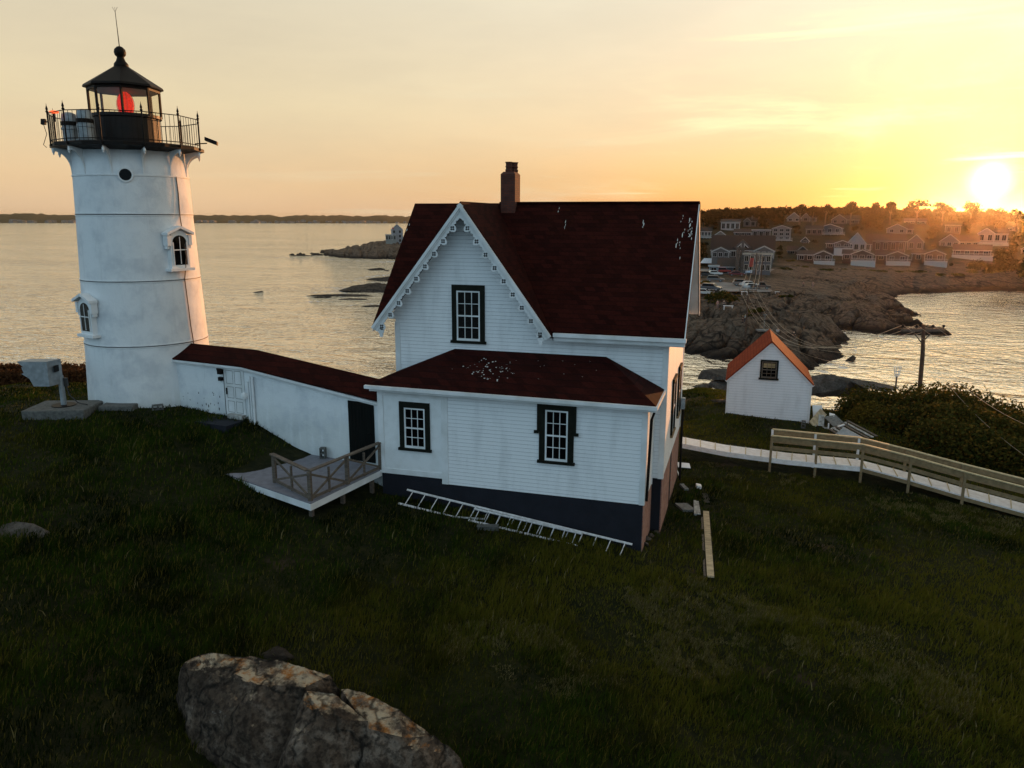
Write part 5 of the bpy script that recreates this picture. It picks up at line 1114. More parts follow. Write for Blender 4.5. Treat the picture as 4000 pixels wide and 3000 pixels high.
H_(2899,3012,990,1062,'grey flat-roofed restaurant with pale fascia and red door by the car park',D=243,wallc=(.16,.165,.18),kind='f',cols=5,depth=8,trimc=(.7,.62,.5),storeys=2)
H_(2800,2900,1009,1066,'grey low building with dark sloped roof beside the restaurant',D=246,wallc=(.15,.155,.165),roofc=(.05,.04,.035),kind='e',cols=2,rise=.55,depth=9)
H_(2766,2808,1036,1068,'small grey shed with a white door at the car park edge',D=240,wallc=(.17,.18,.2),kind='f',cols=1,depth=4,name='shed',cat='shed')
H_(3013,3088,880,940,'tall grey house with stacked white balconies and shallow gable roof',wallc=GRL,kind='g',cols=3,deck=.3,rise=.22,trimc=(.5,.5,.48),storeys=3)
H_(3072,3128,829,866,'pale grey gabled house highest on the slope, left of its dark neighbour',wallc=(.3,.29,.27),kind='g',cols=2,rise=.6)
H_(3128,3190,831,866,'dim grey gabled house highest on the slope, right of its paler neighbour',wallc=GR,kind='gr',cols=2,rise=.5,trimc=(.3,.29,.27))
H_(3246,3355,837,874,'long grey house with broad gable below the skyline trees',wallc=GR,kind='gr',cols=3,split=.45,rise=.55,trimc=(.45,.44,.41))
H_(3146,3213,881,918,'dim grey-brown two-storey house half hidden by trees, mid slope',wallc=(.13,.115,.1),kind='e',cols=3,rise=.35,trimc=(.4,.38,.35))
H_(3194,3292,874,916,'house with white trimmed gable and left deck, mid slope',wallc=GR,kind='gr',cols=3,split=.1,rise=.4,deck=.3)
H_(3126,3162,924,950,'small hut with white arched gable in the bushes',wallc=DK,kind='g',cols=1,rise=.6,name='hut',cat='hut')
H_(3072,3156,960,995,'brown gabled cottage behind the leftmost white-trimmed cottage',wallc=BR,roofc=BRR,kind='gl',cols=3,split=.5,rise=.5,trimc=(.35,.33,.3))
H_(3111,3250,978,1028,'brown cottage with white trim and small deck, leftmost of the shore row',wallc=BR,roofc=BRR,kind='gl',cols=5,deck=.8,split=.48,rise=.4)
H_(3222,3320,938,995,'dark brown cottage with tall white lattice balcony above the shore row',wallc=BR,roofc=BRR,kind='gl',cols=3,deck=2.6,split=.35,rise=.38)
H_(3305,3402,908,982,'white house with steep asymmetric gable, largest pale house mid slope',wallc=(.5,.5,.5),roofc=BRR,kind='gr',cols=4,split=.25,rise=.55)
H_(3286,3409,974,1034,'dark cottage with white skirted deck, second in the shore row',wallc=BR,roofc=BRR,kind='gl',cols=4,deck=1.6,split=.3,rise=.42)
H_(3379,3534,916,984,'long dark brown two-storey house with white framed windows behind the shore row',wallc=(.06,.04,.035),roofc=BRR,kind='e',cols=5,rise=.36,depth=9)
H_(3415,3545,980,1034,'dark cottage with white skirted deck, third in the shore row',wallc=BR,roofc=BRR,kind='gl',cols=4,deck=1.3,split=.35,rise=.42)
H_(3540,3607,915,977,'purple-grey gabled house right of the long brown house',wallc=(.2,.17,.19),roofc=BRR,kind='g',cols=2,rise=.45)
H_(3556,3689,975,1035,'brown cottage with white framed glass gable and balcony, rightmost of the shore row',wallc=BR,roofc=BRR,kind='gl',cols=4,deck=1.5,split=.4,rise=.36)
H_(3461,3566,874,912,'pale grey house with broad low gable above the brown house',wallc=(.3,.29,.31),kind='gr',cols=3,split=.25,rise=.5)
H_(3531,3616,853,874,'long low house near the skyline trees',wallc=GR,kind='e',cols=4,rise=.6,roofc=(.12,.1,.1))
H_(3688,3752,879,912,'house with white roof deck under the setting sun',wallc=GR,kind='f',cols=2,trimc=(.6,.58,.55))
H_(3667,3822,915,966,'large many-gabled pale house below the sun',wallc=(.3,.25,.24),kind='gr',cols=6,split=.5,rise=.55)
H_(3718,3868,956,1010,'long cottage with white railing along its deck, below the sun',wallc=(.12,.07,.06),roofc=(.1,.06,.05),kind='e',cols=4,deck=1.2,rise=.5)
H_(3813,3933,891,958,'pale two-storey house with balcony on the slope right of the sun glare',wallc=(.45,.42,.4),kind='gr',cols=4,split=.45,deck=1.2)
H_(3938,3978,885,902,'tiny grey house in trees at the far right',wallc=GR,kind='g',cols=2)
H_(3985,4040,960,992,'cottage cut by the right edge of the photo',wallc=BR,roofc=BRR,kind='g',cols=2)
# promontory house and flag
P=atD(1552,948,598); HL.append((1520,1610,860,960,598)); building(P,9.5,14.,'white house with dark gabled roof on the rocky point behind the roof',kind='g',wallc=(.5,.5,.52),roofc=(.04,.035,.03),cols=2,rise=.3,storeys=3)
P2=atD(1527,940,596); building(P2,8.5,4.6,'low white porch building beside the house on the rocky point',kind='f',wallc=(.45,.46,.42),cols=4)
a=atD(1532,938,590); t=thing('flagpole','flagpole with small flag beside the house on the rocky point','flagpole',a); MB().tube([a,a+K*9.5],.12,6).build('pole',M['white'],t); MB().prism([a+K*9.4,a+Rv*1.6+K*9.,a+Rv*1.5+K*7.9,a+K*8.2],Fv*.04).build('flag',col('red flag',(.5,.12,.1)),t)
# restaurant chimneys, door and tent
for u in (2880,2897):
    a=atD(u,1040,243); mb=MB(); mb.obox(a+K*1.2,Rv*.45,Fv*[1,1,0]*.45,K*4.); mb.obox(a+K*5.4,Rv*.6,Fv*[1,1,0]*.6,K*.25); tag(mb.build('stone_chimney',M['boulder']),'tall stone chimney rising beside the restaurant, '+('left' if u==2880 else 'right')+' of two','chimney','stone chimneys by the restaurant')
a=atD(2936,1025,242.3); tag(MB().obox(a,Rv*.6,Fv*.05,K*1.3).build('door',col('red door',(.35,.03,.02))),'red door on the upper floor of the grey restaurant','door')
a=mhit(2768,1036); t=thing('tent','white open-sided party tent behind the corner of the house roof','tent',a); s_=math.hypot(a[0]-CAM[0],a[1]-CAM[1])/FPX; ex,ey=basis(a)
c=a+K*(9*s_); mb=MB(); pts=[c-ex*30*s_-ey*3,c+ex*30*s_-ey*3,c+ex*30*s_+ey*3,c-ex*30*s_+ey*3]; rd=[c-ex*18*s_+K*17*s_,c+ex*18*s_+K*17*s_]; mb.add(pts+rd,[(0,1,5,4),(1,2,5),(2,3,4,5),(3,0,4)]); mb.build('canopy',col('white canvas',(.7,.75,.8)),t)
mb=MB(); 
for p in pts: mb.tube([p-K*(10*s_),p],.06,6)
mb.build('tent_pole',M['zinc'],t)

# ---- cars
def mk_car(P,yaw,c,label,kind='suv'):
    ex,ey=basis(P,yaw); t=thing('parked_car',label,'car',P,'cars parked on the mainland'); L=4.7; W=.93; body=mat('car paint %s'%(c,),c,.3,coat=.6)
    h=1.7 if kind=='suv' else (1.45 if kind=='sedan' else 1.85)
    if kind=='sedan': up=[(-1.75,.88),(-1.15,h),(.45,h),(1.15,.9)]; low=[(-2.3,.35),(2.3,.35),(2.32,.68),(1.2,.9),(-1.8,.93),(-2.3,.85)]
    elif kind=='suv': up=[(-2.15,.98),(-1.95,h),(.55,h),(1.2,1.0)]; low=[(-2.3,.4),(2.3,.4),(2.32,.85),(1.25,1.02),(-2.2,1.02),(-2.32,.9)]
    else: up=[(-.55,1.05),(-.4,h),(.75,h),(1.25,1.05)]; low=[(-2.6,.5),(2.4,.5),(2.4,.95),(1.3,1.08),(-2.6,1.06)]
    Q=lambda x,y,z: P+ex*x+ey*y+K*z
    mb=MB(); mb.prism([Q(x,-W,z) for x,z in low],ey*2*W); k=.82
    n=len(up); A=[Q(x,-W*.97 if i in(0,n-1) else -W*k,z) for i,(x,z) in enumerate(up)]; B_=[Q(x,W*.97 if i in(0,n-1) else W*k,z) for i,(x,z) in enumerate(up)]
    mb.add(A+B_,[(0,1,2,3),(7,6,5,4),(0,4,5,1),(1,5,6,2),(2,6,7,3)]); mb.build('body',body,t,bevel=.06)
    z0,z1=up[0][1]+.06,h-.1; mb=MB()
    for s in (-1,1):
        a=lambda x,z: Q(x,s*(W*.97-(z-up[0][1])/(h-up[0][1])*W*(.97-k)+.012),z)
        xl0=up[0][0]+(up[1][0]-up[0][0])*.15+.1; xl1=up[1][0]+.08; xr0=up[3][0]-.15; xr1=up[2][0]-.02
        mb.add([a(xl0,z0),a(xr0,z0),a(xr1,z1),a(xl1,z1)],[(0,1,2,3)])
    e=.06; mb.add([Q(up[3][0]-.02,-W*.85,z0),Q(up[3][0]-.02,W*.85,z0),Q(up[2][0]+.14,W*.75,z1),Q(up[2][0]+.14,-W*.75,z1)],[(0,1,2,3)])
    mb.build('window_glass',M['glass'],t)
    for sx in (-1.42,1.42):
        for s in (-1,1):
            c_=Q(sx,s*W*.86,.34); mb=MB(); mb.tube([c_-ey*.12,c_+ey*.12],.35,14); w_=mb.build('wheel',M['cable'],t); MB().tube([c_-ey*.13,c_+ey*.13],.19,10).build('rim',M['zinc'],w_)
    for s in (-1,1): MB().obox(Q(2.31,s*.68,.72),ex*.04,ey*.16,K*.09).build('headlight',M['alu'],t); MB().obox(Q(-2.31,s*.72,.78),ex*.04,ey*.1,K*.1).build('tail_light',col('tail red',(.3,.01,.01)),t)
    return t
CARS=[(2757,1083,.1,(.02,.02,.022),'black SUV at the left end of the upper row, next to the roof edge','suv'),(2790,1077,.2,(.6,.6,.58),'white car with its roof showing behind the black SUV','sedan'),(2794,1102,-.05,(.10,.10,.10),'dark grey SUV parked side-on at the grass verge','suv'),(2822,1068,.3,(.35,.015,.01),'bright red car in front of the grey building','suv'),
 (2877,1079,.05,(.12,.012,.015),'dark red sedan parked side-on before the grass','sedan'),(2893,1066,.1,(.02,.03,.09),'dark blue car behind the dark red sedan','sedan'),(2931,1070,1.3,(.5,.6,.7),'pale blue car seen end-on by the restaurant','sedan'),(2896,1117,.15,(.16,.12,.1),'brown boxy SUV, left end of the front row','suv'),(2924,1121,.35,(.6,.6,.58),'white sedan slanting behind the utility pole','sedan'),
 (2936,1130,.3,(.42,.42,.42),'silver sedan, nearest in the front row','sedan'),(2972,1131,.05,(.06,.045,.04),'dark pickup truck, right end of the front row','pickup'),(2778,1137,-.3,(.04,.04,.05),'dark van with sunlit roof nearest the roof edge','suv'),(2748,1154,-.2,(.5,.48,.45),'pale old car with bright headlights beside the round bush','sedan')]
for u,v,yw,c,lb,kd in CARS:
    p=mhit(u,v); mk_car(p+K*.13,yw,c,lb,kd)
# ---- parking lot and road
def ribbon(name,pts,wd,m,lift):
    c=[mhit(u,v) for u,v in pts]; rows=[]; n=len(c)
    for i,p in enumerate(c):
        d=c[min(i+1,n-1)]-c[max(i-1,0)]; d=d[:2]/np.hypot(*d[:2]); nn=np.array([-d[1],d[0]]); w_=wd[i]
        rows.append([(p[0]+nn[0]*w_*t,p[1]+nn[1]*w_*t) for t in np.linspace(-1,1,9)])
    Xr=np.array([[q[0] for q in r] for r in rows]); Yr=np.array([[q[1] for q in r] for r in rows]); f=np.linspace(0,n-1,n*8); i0=np.minimum(f.astype(int),n-2); t=(f-i0)[:,None]
    Xr=Xr[i0]*(1-t)+Xr[i0+1]*t; Yr=Yr[i0]*(1-t)+Yr[i0+1]*t; Zr=_mg(Xr,Yr); s=sdist(Xr,Yr)
    Zt_=mz(Xr,Yr); Zr=np.maximum(Zr,Zt_)+lift
    return tag(gridmesh(name,Xr,Yr,Zr,m),None,None,kind='structure')
ribbon('car_park',[(2650,1120),(2720,1118),(2800,1120),(2870,1124),(2940,1128),(3010,1134)],[16,15,13,10,8,5],M['asph'],.12)
ribbon('road',[(2650,1062),(2740,1060),(2830,1064),(2920,1068),(2990,1066)],[7,7,6,5,3],M['asph'],.12)
# ---- people
def person(P,face,h,shirt,trous,label,pose='stand',hat=None):
    """one skinned body, clothing as children; face = yaw relative to the view"""
    ex,ey=basis(P,face); s=h/1.75; Q=lambda x,y,z: (P+ex*x*s+ey*y*s+K*z*s)
    o=np.array(P)
    def skin(name,verts,edges,radii,m,parent=None):
        me=bpy.data.meshes.new(name); me.from_pydata([tuple(Q(*v)-(o)) for v in verts],edges,[]); me.materials.append(m); ob=bpy.data.objects.new(name,me); COL.objects.link(ob)
        if parent is None: ob.location=o; ORG[ob.name]=o
        else: ob.parent=parent
        md=ob.modifiers.new('skin','SKIN')
        for i,r in enumerate(radii): sv=me.skin_vertices[0].data[i]; sv.radius=(r[0]*s,r[1]*s) if isinstance(r,tuple) else (r*s,r*s)
        me.skin_vertices[0].data[0].use_root=True; sb=ob.modifiers.new('sub','SUBSURF'); sb.levels=1; sb.render_levels=1; return ob
    if pose=='sit': hip=.45; kn=(.42,.47); ft=(.45,.05)
    else: hip=.92; kn=(.03,.5); ft=(-.02,.06)
    V=[(0,0,hip),(0,0,hip+.25),(0,0,hip+.48),(0,0,hip+.58),(0,-.01,hip+.70),(0,-.01,hip+.80),(-.2,0,hip+.46),(-.25,-.02,hip+.2),(-.22,-.12,hip-.03),(.2,0,hip+.46),(.25,-.02,hip+.2),(.2,-.12,hip-.03),(-.1,0,hip-.06),(-.11,-kn[0],kn[1]),(-.12,-ft[0],ft[1]),(-.12,-ft[0]-.14,ft[1]-.02),(.1,0,hip-.06),(.12,-kn[0],kn[1]),(.13,-ft[0],ft[1]),(.13,-ft[0]-.14,ft[1]-.02)]
    E=[(0,1),(1,2),(2,3),(3,4),(4,5),(2,6),(6,7),(7,8),(2,9),(9,10),(10,11),(0,12),(12,13),(13,14),(14,15),(0,16),(16,17),(17,18),(18,19)]
    Rr_=[.13,.13,.14,.055,.095,.085,.06,.045,.03,.06,.045,.03,.085,.06,.045,.035,.085,.06,.045,.035]
    b=skin('person',V,E,Rr_,M['skin']); tag(b,label,'person','people on the mainland rocks')
    skin('shirt',[V[0],V[1],V[2],V[6],V[7],V[9],V[10]],[(0,1),(1,2),(2,3),(3,4),(2,5),(5,6)],[.145,.145,.155,.075,.06,.075,.06],col('cloth %s'%(shirt,),shirt,.9),b)
    skin('trousers',[V[0],V[12],V[13],V[14],V[16],V[17],V[18]],[(0,1),(1,2),(2,3),(0,4),(4,5),(5,6)],[.14,.1,.075,.06,.1,.075,.06],col('cloth %s'%(trous,),trous,.9),b)
    mb=MB(); c=Q(0,.01,hip+.79); mb.lathe(c,[(.03*s,-.08*s),(.105*s,-.04*s),(.11*s,.04*s),(.07*s,.1*s),(.01*s,.12*s)],10); mb.build('hair',col('dark hair',(.03,.02,.015)),b)
    return b
PE=[(2802,1205,0,(.5,.2,.18),(.35,.2,.17),'person in pink top standing left of the white bench','stand'),(2827,1204,0,(.08,.07,.07),(.05,.05,.06),'person in dark clothes right beside the white bench','stand'),(2900,1265,1.4,(.03,.03,.035),(.02,.02,.03),'person in dark clothes standing left of the utility pole on rocks','stand'),(2909,1262,-1.4,(.35,.5,.5),(.03,.03,.05),'person in pale blue top and dark trousers beside the utility pole','stand'),
 (3036,1318,0,(.55,.52,.5),(.04,.04,.05),'person in white top behind the shed roof ridge','stand'),(3100,1320,.4,(.02,.02,.02),(.02,.02,.02),'person in dark clothes sitting low on the rocks right of the shed roof','sit'),(3175,1124,0,(.5,.25,.2),(.45,.25,.2),'small far person in light clothes on the upper rocks','stand'),(3137,1124,0,(.3,.1,.08),(.1,.05,.05),'small far person in reddish top on the upper rocks, left of the pale one','stand')]
for u,v,f,s1,s2,lb,po in PE: person(mhit(u,v),f,1.75,s1,s2,lb,po)
def bench(u,v,L,label):
    p=mhit(u,v); ex,ey=basis(p,.1); t=thing('bench',label,'bench',p,'white benches on the mainland'); MB().obox(p+K*.55,ex*L,ey*.25,K*.05).build('seat',M['boardw'],t)
    for s in (-.8,.8): MB().obox(p+ex*L*s+K*.1,ex*.06,ey*.22,K*.4).build('leg',M['boardw'],t)
bench(2844,1205,1.0,'white bench beside the two people on the rocks'); bench(3040,1148,.9,'white bench standing alone on the grass right of the cars'); bench(2908,1148,.0+.8,'low pale bench on gravel in front of the parked cars')
p=mhit(2984,1293); t=thing('sign_post','thin pale post on a flat slab on the rocks above the shed roof','post',p); MB().obox(p+K*.15,Rv*1.25,np.array([-math.sin(YAW),math.cos(YAW),0])*.8,K*.12).build('slab',M['cement'],t); MB().tube([p+K*.2,p+K*3.1],.07,6).build('post',M['cement'],t); MB().obox(p+K*2.95,Rv*.35,Fv*.03,K*.12).build('sign_board',M['cement'],t)
# ---- utility poles and wires
def upole(u,vb,vt,label,arm=None,D=None,near=False,r=.15):
    p=mhit(u,vb) if D is None else atD(u,vb,D); Dp=math.hypot(*(p-CAM)[:2]); top=atD(u+ (8 if near else 2),vt,Dp); t=thing('utility_pole',label,'utility pole',p,'utility poles'); top[0]=p[0]*.9+top[0]*.1 if not near else top[0]
    MB().tube([p-K*3,p*.5+top*.5,top],[r*1.15,r*1.05,r*.85],10).build('pole',M['polewood'],t)
    att=[]
    if arm:
        L,dr_,dz_=arm; a=np.array(top)-K*dz_; dr_=np.array(dr_,float); MB().beam(a-dr_*L,a+dr_*L,.14,.16).build('crossarm',M['oldwood'],t)
        mb=MB(); mb.beam(a-dr_*L*.5-K*.05,a-K*.75,.04,.05); mb.beam(a+dr_*L*.5-K*.05,a-K*.75,.04,.05); mb.build('brace',M['black'],t)
        for f in (-.95,-.3,.45,.95):
            q=a+dr_*L*f+K*.08; MB().lathe(q,[(.02,0),(.02,.08),(.07,.1),(.08,.2),(.04,.24)],8).build('insulator',M['brownmetal'],t); att.append(q+K*.22)
    return np.array(p),np.array(top),att
exv=np.array([math.cos(YAW),math.sin(YAW),0]); arm1=np.array([.93,.34,0]); 
n0=atD(3603,1490,50); pn,tn,an_=upole(3600,1500,1268,'brown utility pole with crossarm rising behind the right bushes','x' and (1.25,exv,.32),D=50.5,near=True,r=.115)
pa,ta,aa=upole(2913,1300,1130,'thin utility pole beside the two people on the mainland rocks',(1.6,exv,.2))
pb,tb_,ab=upole(2948,1125,988,'utility pole behind the parked cars, taller left one',(1.5,exv,.3))
pc_,tc_,ac=upole(2972,1108,1000,'utility pole behind the parked cars, right one',(1.3,exv,.3))
pd,td,ad=upole(3040,1022,945,'slim pale lamp pole right of the lodge',None,r=.09)
def wire(a,b,sag,r,label='thin electric cable strung between the utility poles',grp='electric cables'):
    pts=[]; 
    for i in range(25):
        t=i/24; p=a*(1-t)+b*t-K*sag*4*t*(1-t); pts.append(p)
    tag(MB().tube(pts,r,5).build('cable',M['cablep']),label,'cable',grp)
M['cablep']=mat('pale tan cable',(.4,.31,.22),.6)  # one pale brown tone for all the strung wires
for i in range(4): wire(aa[i],an_[i],5.0,.017); wire(aa[i],ab[i],1.5,.03)
rt_=atD(4600,1560,38)
for i in range(4): wire(an_[i],rt_+Rv*(i*.5)+K*(i%2)*.1,1.2,.007)
m1=pn*.42+tn*.58; m2=pn*.3+tn*.7; wire(pa*.35+ta*.65,m1,3.,.012); wire(m2,atD(4500,1760,34),1.5,.009); wire(m1,atD(4200,1900,36),.8,.007); wire(pn*.8+tn*.2,pa*.5+ta*.5,2.5,.01)
# wire basket frame and red buoy seen over the bush
a=atD(3503,1470,50); t=thing('cage_frame','small white metal cage frame standing above the bushes left of the pole','cage',a); mb=MB(); s_=50/FPX
for x0,x1 in ((-6,-13),(7,13),(-2,-6),(3,7)): mb.tube([a+exv*x0*s_,a+exv*x1*s_+K*34*s_],.02,5)
for z,w_ in ((0,7),(8,9),(17,10),(34,14)): mb.tube([a-exv*w_*s_+K*z*s_,a+exv*w_*s_+K*z*s_],.02,5)
mb.build('frame',M['white'],t); MB().tube([a-K*3,a],.05,6).build('post',M['oldwood'],t)
# ---- surf rocks left of the house and in the channel
SR=[(1466,1056,34,7,11),(1508,1058,10,3,12),(1000,1143,26,3.5,13),(1160,1000,60,3.5,14),(1430,1140,130,28,15),(1500,1098,80,14,16),(1320,1158,120,6,17),(1455,1198,50,5,18),(1250,1163,40,4,19),(3325,1412,22,18,21),(3300,1345,14,6,22),(3280,1322,22,4,23),(1520,1165,60,8,24),(1380,1172,70,3,25)]
SL=['small black rock out in the surf, left of the roof verge','tiny rock beside the small black surf rock','long low reef showing alone in the open water','thin reef at the tip of the far rocky point','large flat-topped brown rock platform in the surf beside the house roof','dark rock behind the flat-topped platform','low dark reef at the foot of the flat-topped platform','low wave-washed rock just left of the gable foot','small reef left of the flat-topped platform','pointed dark rock standing off the mainland shore right of the shed','small low rock off the mainland shore, above the pointed one','thin reef off the mainland shore by the tongue','low rock between the platform and the roof verge','thin reef washed by foam below the platform']
for (u,v,hw_,hh,sd_),lb in zip(SR,SL):
    p=onz(u,v,SEA); Dp=math.hypot(*(p-CAM)[:2]); s_=Dp/FPX; rx=hw_*s_*1.2; rz=hh*s_*1.15+.35; ry=min(rx*.8,max(rz*2.5,2.)); 
    rock=roundrock((p[0],p[1]+ry*.6,SEA-.2),rx,ry,rz,'sea_rock',M['shore'],lb,seed=sd_,amp=.16,rot=YAW,group='rocks in the surf',sub=4)
def foam_mat():
    m,g,b,o=newmat('white surf foam'); n=g.noise(g.mapping(o,(1,1.6,1),(0,0,.3)),.28,7,.72,.8); n2=g.noise(o,.05,3,.5)
    g.put(b.inputs['Alpha'],g.m('MULTIPLY',g.rng(g.m('ADD',n,g.m('MULTIPLY',n2,.5)),.80,.92),.75)); b.inputs['Base Color'].default_value=(.8,.8,.8,1); b.inputs['Roughness'].default_value=.8; return m
FMt=foam_mat()
def foam(pxs):
    P=[onz(u,v,SEA+.05) for u,v in pxs]; return tag(MB().add(P,[tuple(range(len(P)))]).build('sea_foam',FMt),'white surf foam washing round the shore rocks','foam','surf foam',kind='stuff')
foam([(1230,1110),(1560,1060),(1560,1215),(1380,1215),(1180,1175)]); foam([(1020,1002),(1560,1020),(1560,1032),(1300,1018),(1080,1010)]); foam([(2660,1378),(2760,1400),(2900,1440),(2880,1462),(2740,1430),(2650,1395)]); foam([(3170,1440),(3310,1395),(3330,1330),(3350,1340),(3340,1430),(3200,1470)]); foam([(3220,1290),(3480,1316),(3720,1312),(3740,1330),(3450,1335),(3260,1305)])
# ---- tiny houses on the far coast
fh=building(np.array([0,0,0.]),14,9,'tiny pale house in the shoreline village across the bay','g',wallc=(.45,.43,.4),roofc=(.12,.11,.1),cols=0 or 2,group='houses across the bay',storeys=1)
for k in range(62):
    u=R.choice([R.uniform(0,290),R.uniform(760,1620),R.uniform(900,1600)]); Dk_=R.uniform(4170,4330); dd=azdir(u); x,y=CAM[0]+dd[0]*Dk_,CAM[1]+dd[1]*Dk_; c=copy_tree(fh); c.location=(x,y,SEA+(Dk_-4150)*.045+.3); c.rotation_euler=(0,0,R.uniform(-.6,.6)); s_=R.uniform(.8,1.6); c.scale=(s_*1.3,s_,s_*.8)
    
for o in list(fh.children_recursive)+[fh]: bpy.data.objects.remove(o)

# ------------------------------------------------------------------ vegetation
def leafmat(name,c1,c2,c3,sc=1.):
    m,g,b,o=newmat(name); geo=g.N.new('ShaderNodeNewGeometry'); r=geo.outputs['Random Per Island']; n=g.noise(o,sc,4,.6)
    c=g.mix(g.rng(n,.35,.65),c1,c2); c=g.mix(g.rng(r,.55,1.,0,.8),c,c3); g.put(b.inputs['Base Color'],c); b.inputs['Roughness'].default_value=.8; b.inputs['Specular IOR Level'].default_value=.06
    tl=g.N.new('ShaderNodeBsdfTranslucent'); g.put(tl.inputs[0],c); mx=g.N.new('ShaderNodeMixShader'); mx.inputs[0].default_value=.3; out=m.node_tree.nodes['Material Output']
    g.L.new(b.outputs[0],mx.inputs[1]); g.L.new(tl.outputs[0],mx.inputs[2]); g.L.new(mx.outputs[0],out.inputs[0]); return m
def leaves(C,S,name,m,elong=1.6,upb=0.):
    """one quad leaf per centre C (n,3) of size S (n)"""
    n=len(C); a=NR.normal(size=(n,3)); a[:,2]*=.6; a[:,2]+=upb; a/=np.linalg.norm(a,axis=1)[:,None]; b=NR.normal(size=(n,3)); b-=a*(a*b).sum(1)[:,None]; b/=np.linalg.norm(b,axis=1)[:,None]
    S=np.asarray(S)[:,None]; v=np.stack([C-a*S*elong*.5,C+b*S*.5,C+a*S*elong*.5,C-b*S*.5],1).reshape(-1,3); return fastmesh(name,v,np.arange(4*n),np.full(n,4),m)
def ellpts(c,r,n,shell=.55):
    d=NR.normal(size=(n,3)); d/=np.linalg.norm(d,axis=1)[:,None]; d[:,2]=np.abs(d[:,2])*1.0-.12; k=NR.uniform(shell,1.06,size=(n,1)); return np.array(c)+d*np.array(r)*k
LF1=leafmat('bush leaves',(.032,.038,.007),(.06,.056,.010),(.16,.10,.018),.5); LF2=leafmat('golden bush leaves',(.07,.055,.008),(.10,.075,.012),(.2,.14,.02),.8)
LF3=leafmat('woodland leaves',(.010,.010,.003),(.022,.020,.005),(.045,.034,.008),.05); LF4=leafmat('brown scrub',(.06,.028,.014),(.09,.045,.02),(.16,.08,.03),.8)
vt=lambda u: np.interp(u,[3280,3330,3400,3480,3560,3640,3700,3780,3860,4000,4200,4500],[1520,1500,1492,1492,1490,1476,1472,1484,1512,1560,1640,1760])
def thicket(us,rows,label,sd_):
    P=[];S=[]; 
    for u in us:
        for D,dvv,rx in rows:
            if (D<43 and u<3600) or (D<45 and u<3470): continue
            D_=D; q=atD(u,vt(u)+dvv+NR.uniform(-6,10),D_); g0=gzs(q[0],q[1]); h=max(q[2]-g0,.5); n=int(520*rx*max(h,.8)); P.append(ellpts((q[0],q[1],g0),(rx,rx,h),n)); 
            P[-1]+= (NR.normal(size=P[-1].shape)*.07)
    P=np.concatenate(P); o=leaves(P,NR.uniform(.07,.15,len(P)),'shrubs',LF1); return tag(o,label,'shrubs',None,'stuff')
thicket(np.arange(3340,4500,36),[(49,0,1.1),(46.5,30,1.1),(44,75,1.2),(41.5,140,1.2)],'dense dark golden-brown seaside shrubs covering the bank at right',1)
P=[]; 
for u in np.arange(3640,4500,40): 
    D=41.5; q=atD(u,vt(u)+190,D); g0=gzs(q[0],q[1]); P.append(ellpts((q[0],q[1],g0),(1.1,1.,max(.4,q[2]-g0)),900))
P=np.concatenate(P); tag(leaves(P,NR.uniform(.07,.15,len(P)),'shrubs',LF1),'lower skirt of dark shrubs right behind the boardwalk railing','shrubs',None,'stuff')
p=hit(3400,1690,D1=60); P=np.concatenate([ellpts((p[0]+dx+.2,p[1]+dy+1.9,p[2]-.2),(r,r*.8,h),2600) for dx,dy,r,h in ((-.4,.2,.9,1.15),(.5,.1,.8,1.0),(.1,.9,1.1,1.4),(1.0,.6,.8,1.1))]); tag(leaves(P,NR.uniform(.06,.12,len(P)),'golden_bush',LF2),'round golden-green bush in front of the dark shrubs beside the scrap heap','bush')
# brown scrub left behind the tower
P=[]
for u in np.arange(-260,420,9):
    for D,vv in ((44.5,1436),(46,1412),(48,1408)):
        q=atD(u,vv+NR.uniform(-9,9),D); g0=gzs(q[0],q[1]); h=max(.5,q[2]-g0); P.append(ellpts((q[0],q[1],g0),(.7,.7,h),int(420*h)))
P=np.concatenate(P); o=leaves(P,NR.uniform(.05,.10,len(P)),'brown_scrub',LF4,3.,.8); tag(o,'reddish brown wild scrub along the cliff edge behind the lighthouse','scrub',None,'stuff')
# mainland woodland
def blocked(P,Rr):
    u,v,z=proj(P); D=math.hypot(P[0]-CAM[0],P[1]-CAM[1]); rp=Rr*FPX/z
    for (a,b,c,d,dh) in HL:
        if D<dh+6 and u+rp>a and u-rp<b and v-rp*1.5<d+2 and v+rp*.2>c-2: return True
        if abs(D-dh)<9 and u+rp>a and u-rp<b: return True
    return False
def treepts(p,r,h,n):
    k=R.randint(4,7); Q=[]
    for i in range(k):
        a=R.uniform(0,6.28); rr2=R.uniform(.0,.55)*r; Q.append(ellpts((p[0]+rr2*math.cos(a),p[1]+rr2*math.sin(a),p[2]+h*R.uniform(.35,.68)),(r*R.uniform(.45,.7),r*R.uniform(.45,.7),h*R.uniform(.2,.34)),n//k,.4))
    return np.concatenate(Q)
W_=[];cnt=0
for k in range(9000):
    u=R.uniform(2640,4450); D=R.uniform(283,520) if R.random()<.8 else R.uniform(520,700); dd=azdir(u); x,y=CAM[0]+dd[0]*D,CAM[1]+dd[1]*D
    g0=float(_mg(np.array([x]),np.array([y]))[0]); h=R.uniform(3.2,6.5) if D<420 else R.uniform(4.,7.5); r=h*R.uniform(.36,.52)
    if blocked((x,y,g0),r): 
        h*=.33; r*=.5
        if blocked((x,y,g0),r): continue
    W_.append(treepts((x,y,g0-.8),r,h,int(75 if D<420 else 60))); cnt+=1
    if cnt>4200: break
Wd=np.concatenate(W_); Dd=np.hypot(Wd[:,0]-CAM[0],Wd[:,1]-CAM[1]); tag(leaves(Wd,NR.uniform(.5,1.05,len(Wd))*Dd/400,'woodland',LF3,1.2),'dark woodland of bushes and low trees covering the mainland slope','woodland',None,'stuff')
